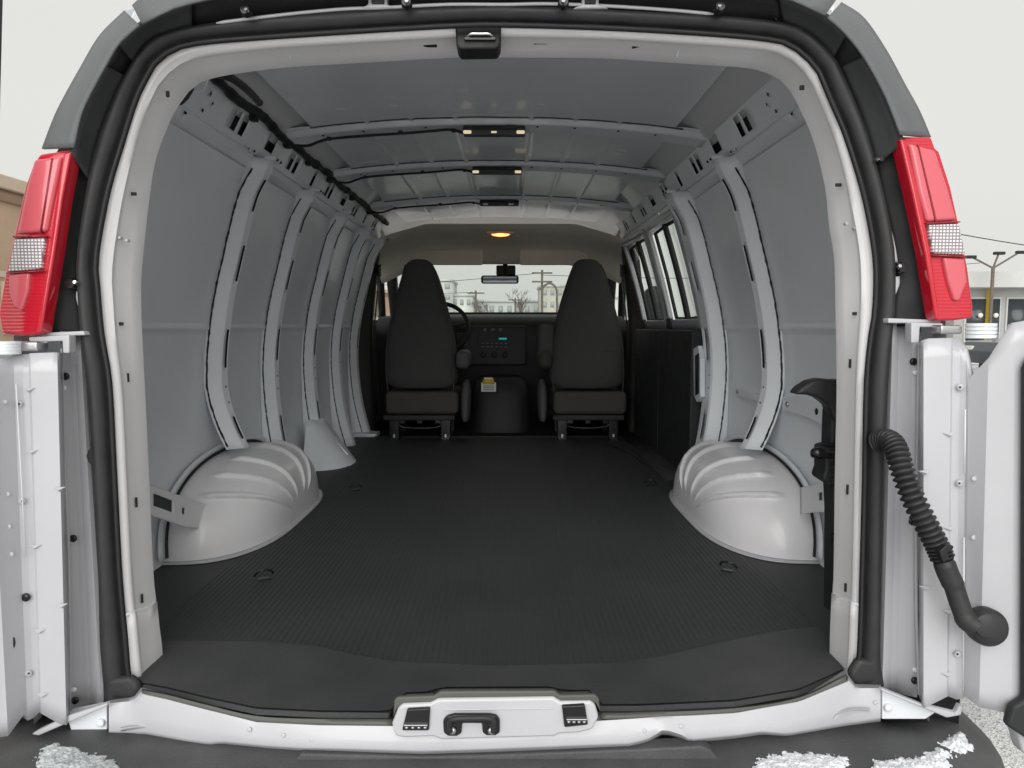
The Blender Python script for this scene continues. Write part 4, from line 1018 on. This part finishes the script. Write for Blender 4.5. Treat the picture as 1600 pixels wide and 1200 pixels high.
def build_side_door():
    # pair of side cargo doors with windows on the right
    s = 1
    X = lambda z: .865 - .30*max(0, z-.62)**1.2
    for k, (ya, yb) in enumerate(((2.90, 3.53), (3.53, 4.20))):
        D = empty('side_door', (.87, (ya+yb)/2, 0), VAN)
        box('door_skin', (.93, (ya+yb)/2, .12), (.04, yb-ya-.006, .98), 'exterior', D, .01)
        box('door_trim', (.838, (ya+yb)/2, .30), (.075, yb-ya-.012, .66), 'plastic_dark', D, .008)
        # painted window surround with a real opening
        za, zb = .63, 1.13; oa, ob = ya+.055, yb-.055; pa, pb = .675, 1.105
        mk('window_surround', *sheetg([ya+.004, ya+.02, oa-.01, ob+.01, yb-.02, yb-.004], lin(za, zb, 14), lambda y, z: (X(z)-(.018 if ya+.02 < y < yb-.015 else 0), y, z), [(oa, ob, pa, pb)]), 'paint', D, solid=.018)
        mk('window_rubber', *tubeg([Vector((X(z)+.02, y, z)) for y, z in [(oa+.004,pa+.01),(oa+.004,(pa+pb)/2),(oa+.004,pb-.01),((oa+ob)/2,pb-.004),(ob-.004,pb-.01),(ob-.004,(pa+pb)/2),(ob-.004,pa+.01),((oa+ob)/2,pa+.004),(oa+.004,pa+.01)]], .009, 8), 'black', D)
        mk('window_glass', *sheetg([oa, ob], lin(pa, pb, 6), lambda y, z: (X(z)+.022, y, z)), 'glass', D, solid=.004)
        # black latch bar across the window of each door
        ym = (oa+ob)/2
        mk('window_bar', *tubeg([Vector((X(z)+.01, ym, z)) for z in lin(pa, pb, 6)], .014, 8), 'black', D)
        box('latch_box', (X(.66)-.02, yb-.06, .66), (.02, .07, .05), 'black', D, .006)
    # header above the doors
    mk('side_header', *sheetg(lin(2.84, 4.25, 6), lin(0, 1, 4), lambda y, v: (.80-.05*v, y, 1.118+.04*v)), 'paint_in', VAN, solid=.006)
    mk('step_well', *sheetg([2.88, 4.2], [0, 1], lambda y, v: (.70+.2*v, y, .011)), 'rubber', VAN, solid=.004)
    tr = mk('step_trim', *tubeg(catmull([Vector((.60, 3.75, .012)), Vector((.66, 3.45, .014)), Vector((.70, 3.15, .014)), Vector((.80, 2.98, .014))], 20), .008, 6), 'rubber', VAN)
    # striker and latch hardware on the door pillar
    pl = [(1083,545),(1090,540),(1094,560),(1094,620),(1088,628),(1084,618)]
    h = mk('pillar_latch', *polyprism([PXx(a, b, .80) for a, b in pl], (.02, 0, 0)), 'paint_in', VAN, bevel=.003)
    mk('latch_slot', *polyprism([PXx(a, b, .797) for a, b in [(1086,556),(1091,552),(1091,614),(1086,618)]], (.006, 0, 0)), 'black', h)
build_side_door()

# ---- hang tag on the engine cover
def build_tag():
    T = empty('hang_tag', PY(763, 612, 4.20)); tag(T, 'small white and yellow paper tag hanging below the dashboard between the seats', 'tag')
    pxprism('card', [(752,598),(755,597),(757,590),(770,590),(772,597),(775,598),(775,612),(752,612)], 4.20, .002, 'tag_white', T, 0)
    pxprism('warning_band', [(755,592.5),(771,592.5),(773,600),(754,600)], 4.196, .002, 'yellow', T, 0)
    for k in range(3): pxprism('print_line', [(755,602.5+3*k),(772,602.5+3*k),(772,603.6+3*k),(755,603.6+3*k)], 4.196, .002, 'tag_ink', T, 0)
    mk('string', *tubeg([PY(763, 590, 4.20), PY(764, 584, 4.24)], .0015, 5), 'black', T)
build_tag()

# ---- snow on the bumper
def snow(pts, z, hgt, label, m='snow', seed=0):
    """crusty layer of snow on the bumper top: a fine height field whose ragged edge follows the outline"""
    P = [PZ(a, b, z) for a, b in pts]; c = sum(P, Vector())/len(P)
    x0, x1 = min(p.x for p in P)-.02, max(p.x for p in P)+.02; y0, y1 = min(p.y for p in P)-.02, max(p.y for p in P)+.02
    st = .0016; nx, ny = int((x1-x0)/st), int((y1-y0)/st)
    def inside(x, y):          # signed distance to the outline
        d = 9; ins = False
        for i in range(len(P)):
            a, b = P[i], P[(i+1) % len(P)]; ex, ey = b.x-a.x, b.y-a.y
            t = max(0, min(1, ((x-a.x)*ex+(y-a.y)*ey)/(ex*ex+ey*ey))); d = min(d, math.hypot(x-a.x-t*ex, y-a.y-t*ey))
            if (a.y > y) != (b.y > y) and x < (b.x-a.x)*(y-a.y)/(b.y-a.y)+a.x: ins = not ins
        return d if ins else -d
    H = {}
    for i in range(nx):
        for j in range(ny):
            x, y = x0+i*st, y0+j*st; q = Vector((x, y, seed*3.1))
            v = inside(x, y)/.016 + .55*mnoise.noise(q*70) + .45*mnoise.noise(q*190) + .30*mnoise.noise(q*420)
            if v > 0: H[i, j] = z + hgt*min(1, v)**.6*(.75+.35*mnoise.noise(q*60)+.30*mnoise.noise(q*230)+.22*mnoise.noise(q*520))
    idx = {}; V = []; F = []
    def vid(i, j):
        if (i, j) not in idx: idx[i, j] = len(V); V.append(Vector((x0+i*st, y0+j*st, H.get((i, j), z-.004))))
        return idx[i, j]
    for i in range(nx):
        for j in range(ny):
            if any(k in H for k in ((i, j), (i+1, j), (i, j+1), (i+1, j+1))): F.append((vid(i, j), vid(i+1, j), vid(i+1, j+1), vid(i, j+1)))
    o = mk('snow_patch', V, F, m, None, fix=False); tag(o, label, 'snow', 'snow left on the rear bumper')
snow([(66,1168),(92,1160),(120,1170),(175,1186),(195,1215),(70,1220),(55,1192)], -.0585, .007, 'long slushy snow patch at the left end of the bumper', 'slush', 1)
snow([(1180,1184),(1225,1176),(1290,1178),(1328,1184),(1320,1206),(1250,1222),(1170,1218)], -.060, .008, 'flat crusty snow patch on the bumper right of its middle', 'snow', 2)
snow([(1362,1190),(1400,1186),(1440,1182),(1460,1172),(1486,1174),(1480,1205),(1420,1222),(1360,1215)], -.062, .011, 'white snow heap on the bumper below the foot of the right pillar', 'snow', 3)
snow([(1458,1166),(1478,1156),(1494,1146),(1508,1152),(1516,1166),(1500,1178),(1475,1172)], -.067, .012, 'small snow lump at the right corner of the bumper', 'snow', 4)

# ------------------------------------------------------------------ what stands outside
def build_outside():
    # long tan building down the left
    B = empty('tan_building', (-13.5, 40, GZ)); tag(B, 'long low tan building with moulded parapet along the left side of the lot', 'building')
    box('wall', (-13.5, 41, GZ+2.1), (6, 58, 4.2), 'tan_wall', B, .02)
    box('parapet', (-13.5, 41, GZ+4.35), (6.3, 58.3, .28), 'tan_trim', B, .03)
    box('cornice', (-13.5, 41, GZ+4.05), (6.16, 58.15, .20), 'tan_band', B, .03)
    box('band', (-13.5, 41, GZ+2.45), (6.08, 58.1, .14), 'tan_trim', B, .02)
    box('plinth', (-13.5, 41, GZ+.5), (6.1, 58.1, 1.0), 'concrete', B, .02)
    for k in range(8): 
        w = box('window', (-10.48, 16+k*7, GZ+1.75), (.08, 2.4, 1.1), 'tan_trim', B, .01); box('pane', (-10.43, 16+k*7, GZ+1.75), (.04, 2.2, .94), 'pane_dark', w, 0)
    # grey showroom on the right
    B = empty('showroom', (33, 44, GZ)); tag(B, 'flat roofed grey showroom behind the parked cars at right', 'building')
    box('wall', (35, 46, GZ+1.8), (18, 10, 3.6), 'concrete', B, .02)
    box('fascia', (34.6, 45.5, GZ+4.0), (19.4, 11.6, .9), 'far_grey', B, .03)
    for k in range(7):
        w = box('window', (27.6+k*2.4, 40.96, GZ+1.75), (2.1, .1, 2.6), 'far_grey', B, .01); box('pane', (27.6+k*2.4, 40.9, GZ+1.75), (1.9, .06, 2.4), 'pane_dark', w, 0)
    box('door_post', (27.75, 40.7, GZ+1.9), (.10, .3, 3.2), 'yellow', B, .01)
    for k in range(2): disk('wall_lamp', (27.3+k*.9, 40.7, GZ+2.0), (0, -1, 0), .14, .1, 'tag_white', B)
    # lamp column with three arms
    L = empty('lot_lamp', (27.8, 39.0, GZ)); tag(L, 'tall lot lamp with three angled heads in front of the grey showroom', 'street lamp')
    x, y = 26.4, 38.5
    mk('pole', *tubeg([Vector((x, y, GZ)), Vector((x, y, 3.9))], .09, 8), 'wood', L)
    for dx, dz in ((-1.1, .55), (.25, .75), (1.3, .8)):
        mk('arm', *tubeg([Vector((x, y, 3.8)), Vector((x+dx, y, 3.8+dz))], .05, 6), 'wood', L)
        box('lamp_head', (x+dx*1.15, y, 3.85+dz), (.55, .25, .16), 'black', L, .03)
    # parked cars
    def car(x, y, m, lab, h=1.72):
        C = empty('parked_car', (x, y, GZ)); tag(C, lab, 'car', 'cars parked before the showroom')
        prof = [(-2.2,.45),(-2.25,.75),(-2.1,.98),(-1.1,1.06),(-.45,1.62),(.2,h),(1.3,h-.03),(2.0,1.15),(2.2,.95),(2.22,.45)]
        rings = [[Vector((x+px, y+s*w*(1-.18*max(0, pz-1.05)/.6), GZ+pz)) for px, pz in prof] for s, w in ((-1,.88),(-1,.90),(1,.90),(1,.88))]
        mk('body', *loftg(rings, False), m, C, bevel=.03)
        for s in (-1, 1):
            mk('side_shell', *polyprism([Vector((x+px, y+s*.885*(1-.18*max(0, pz-1.05)/.6), GZ+pz)) for px, pz in prof], (0, s*.01, 0)), m, C, smooth=False)
            mk('side_window', *polyprism([Vector((x+px, y+s*(.90-.16*max(0, pz-1.05)/.6), GZ+pz)) for px, pz in [(-.85,1.1),(-.35,1.55),(.2,h-.1),(1.25,h-.13),(1.65,1.15)]], (0, s*.01, 0)), 'pane_dark', C, smooth=False)
        mk('windscreen', *polyprism([Vector((x-1.06, y-.75, GZ+1.12)), Vector((x-1.06, y+.75, GZ+1.12)), Vector((x-.50, y+.68, GZ+1.60)), Vector((x-.50, y-.68, GZ+1.60))], (-.02, 0, .02)), 'pane_dark', C, smooth=False)
        for s in (-1, 1):
            box('headlight', (x-2.19, y+s*.62, GZ+.80), (.08, .36, .15), 'tag_white', C, .02)
            for wx in (-1.4, 1.4):
                w = mk('wheel', *tubeg([Vector((x+wx, y+s*.70, GZ+.34)), Vector((x+wx, y+s*.92, GZ+.34))], .34, 20), 'rubber', C, bevel=.03)
                mk('rim', *tubeg([Vector((x+wx, y+s*.90, GZ+.34)), Vector((x+wx, y+s*.935, GZ+.34))], .21, 16), 'steel', w)
    car(14.0, 17.3, 'car_dark', 'dark parked car nearest the right tail lamp', 1.70)
    car(19.0, 19.5, 'car_silver', 'silver parked car behind the dark one at right', 1.85)
    # seen through the windscreen: blocks, poles, bare trees, fence
    def block(x, y, w, h, m, lab, cols, rows, nm='far_building'):
        B = empty(nm, (x, y, GZ)); tag(B, lab, 'building')
        box('wall', (x, y, GZ+h/2), (w, 10, h), m, B, 0); box('roof', (x, y, GZ+h+.2), (w+.4, 10.4, .4), 'far_grey', B, 0)
        for r in range(rows):
            for c in range(cols):
                box('window', (x-w/2+w*(c+.5)/cols, y-5.02, GZ+h*(r+.55)/rows), (w/cols*.5, .08, h/rows*.45), 'pane_haze', B, 0)
    block(-10.6, 120, 3.2, 8.6, 'far_grey', 'narrow grey tower block seen at the left edge of the windscreen', 2, 5)
    block(-7.6, 122, 3.4, 6.3, 'far_pale', 'pale block stepping down right of the narrow tower block', 3, 3)
    block(-.5, 130, 12.5, 5.6, 'far_grey', 'long low grey building across the middle of the windscreen', 8, 2)
    block(6.6, 110, 3.4, 7.2, 'far_brown', 'brownish block under the curved lamp seen in the windscreen', 3, 4)
    block(14.5, 118, 9, 5.8, 'far_pale', 'low pale building at the right edge of the windscreen', 6, 2)
    block(30, 60, 12, 4.0, 'far_brown', 'low brown building seen through the side door windows', 5, 2)
    def pole(x, y, h, lab, arms=2):
        P = empty('utility_pole', (x, y, GZ)); tag(P, lab, 'pole')
        mk('post', *tubeg([Vector((x, y, GZ)), Vector((x, y, GZ+h))], [.14, .10], 7), 'wood', P)
        for k in range(arms): box('crossarm', (x, y-.15, GZ+h-.3-k*.8), (1.9, .12, .14), 'wood', P, 0)
        for k in range(4): disk('insulator', (x-.8+k*.53, y-.15, GZ+h-.22), (0, 0, 1), .05, .16, 'tag_white', P, 6)
    pole(3.2, 66, 6.6, 'tall utility pole with two crossarms right of the mirror'); pole(-3.6, 80, 5.4, 'shorter utility pole seen just left of the mirror', 1)
    pole(1.0, 95, 5.2, 'thin distant utility pole below the mirror', 1); pole(19.6, 34, 6.4, 'utility pole seen through the side door window', 1)
    for i, (a, b) in enumerate((((-30, 74, 5.2), (3.2, 66, 5.6)), ((3.2, 66, 5.4), (40, 60, 6.0)), ((-30, 82, 5.6), (-3.6, 80, 4.5)), ((19.6, 34, 5.4), (45, 42, 5.0)))):
        A, Bv = Vector(a), Vector(b)
        o = mk('overhead_wire', *tubeg([A.lerp(Bv, t)+Vector((0, 0, -1.2*math.sin(math.pi*t)*.6)) for t in lin(0, 1, 16)], .025, 5), 'black')
        tag(o, ['sagging wire crossing the windscreen left of the tall pole', 'sagging wire running right from the tall pole', 'lower sagging wire behind the mirror at left', 'wire running right past the grey showroom roof'][i], 'wire')
    # curved lamp
    L = empty('curved_lamp', (6.4, 72, GZ)); tag(L, 'lamp post with hooked top beside the right seat head', 'street lamp')
    x, y = 5.0, 72
    mk('post', *tubeg(catmull([Vector((x, y, GZ)), Vector((x, y, 3.5)), Vector((x-.15, y, 4.6)), Vector((x-.8, y, 5.0)), Vector((x-1.5, y, 4.6))], 24), .11, 7), 'wood', L)
    box('lamp_head', (x-1.6, y, 4.45), (.5, .3, .2), 'wood', L, .03)
    # bare trees
    def tree(x, y, h, lab, seed):
        rnd = random.Random(seed); T = empty('bare_tree', (x, y, GZ)); tag(T, lab, 'tree', 'bare trees beyond the lot')
        segs = []
        def grow(p, d, l, r, n):
            q = p+d*l; segs.append((p, q, r))
            if n == 0: return
            for k in range(3 if n > 1 else 4):
                a = Vector((rnd.uniform(-1, 1), rnd.uniform(-1, 1), rnd.uniform(.1, .9))).normalized(); grow(p.lerp(q, rnd.uniform(.6, 1)), (d*.75+a*.75).normalized(), l*rnd.uniform(.6, .78), r*.6, n-1)
        base = Vector((x, y, GZ)); grow(base, Vector((0, 0, 1)), h*.30, .13, 4)
        mk('trunk', *tubeg([segs[0][0], segs[0][1]], [.16, .12], 6), 'bark', T)
        mk('crown', *merge(*[tubeg([a, b], [r, r*.7], 3, False) for a, b, r in segs[1:]]), 'bark', T, smooth=False, fix=False)
    tree(1.8, 74, 7.4, 'bare tree left of the tall utility pole in the windscreen', 1); tree(8.2, 80, 7.4, 'bare tree beside the right seat back in the windscreen', 2)
    tree(-2.6, 86, 6.8, 'bare tree low in the middle of the windscreen', 3); tree(23.5, 42, 6.6, 'bare tree seen through the side door windows', 4)
    # fence and guard rail across the lot
    F = empty('lot_fence', (0, 52, GZ)); tag(F, 'pale metal rail fence crossing the far side of the lot', 'fence')
    for z in (1.0, 1.9): box('rail', (0, 52, GZ+z), (60, .08, .10), 'far_pale', F, 0)
    for k in range(21): box('post', (-30+k*3, 52, GZ+1.0), (.09, .09, 2.0), 'far_pale', F, 0)
build_outside()
for o in EMPTIES:
    if '_w' in o: del o['_w']
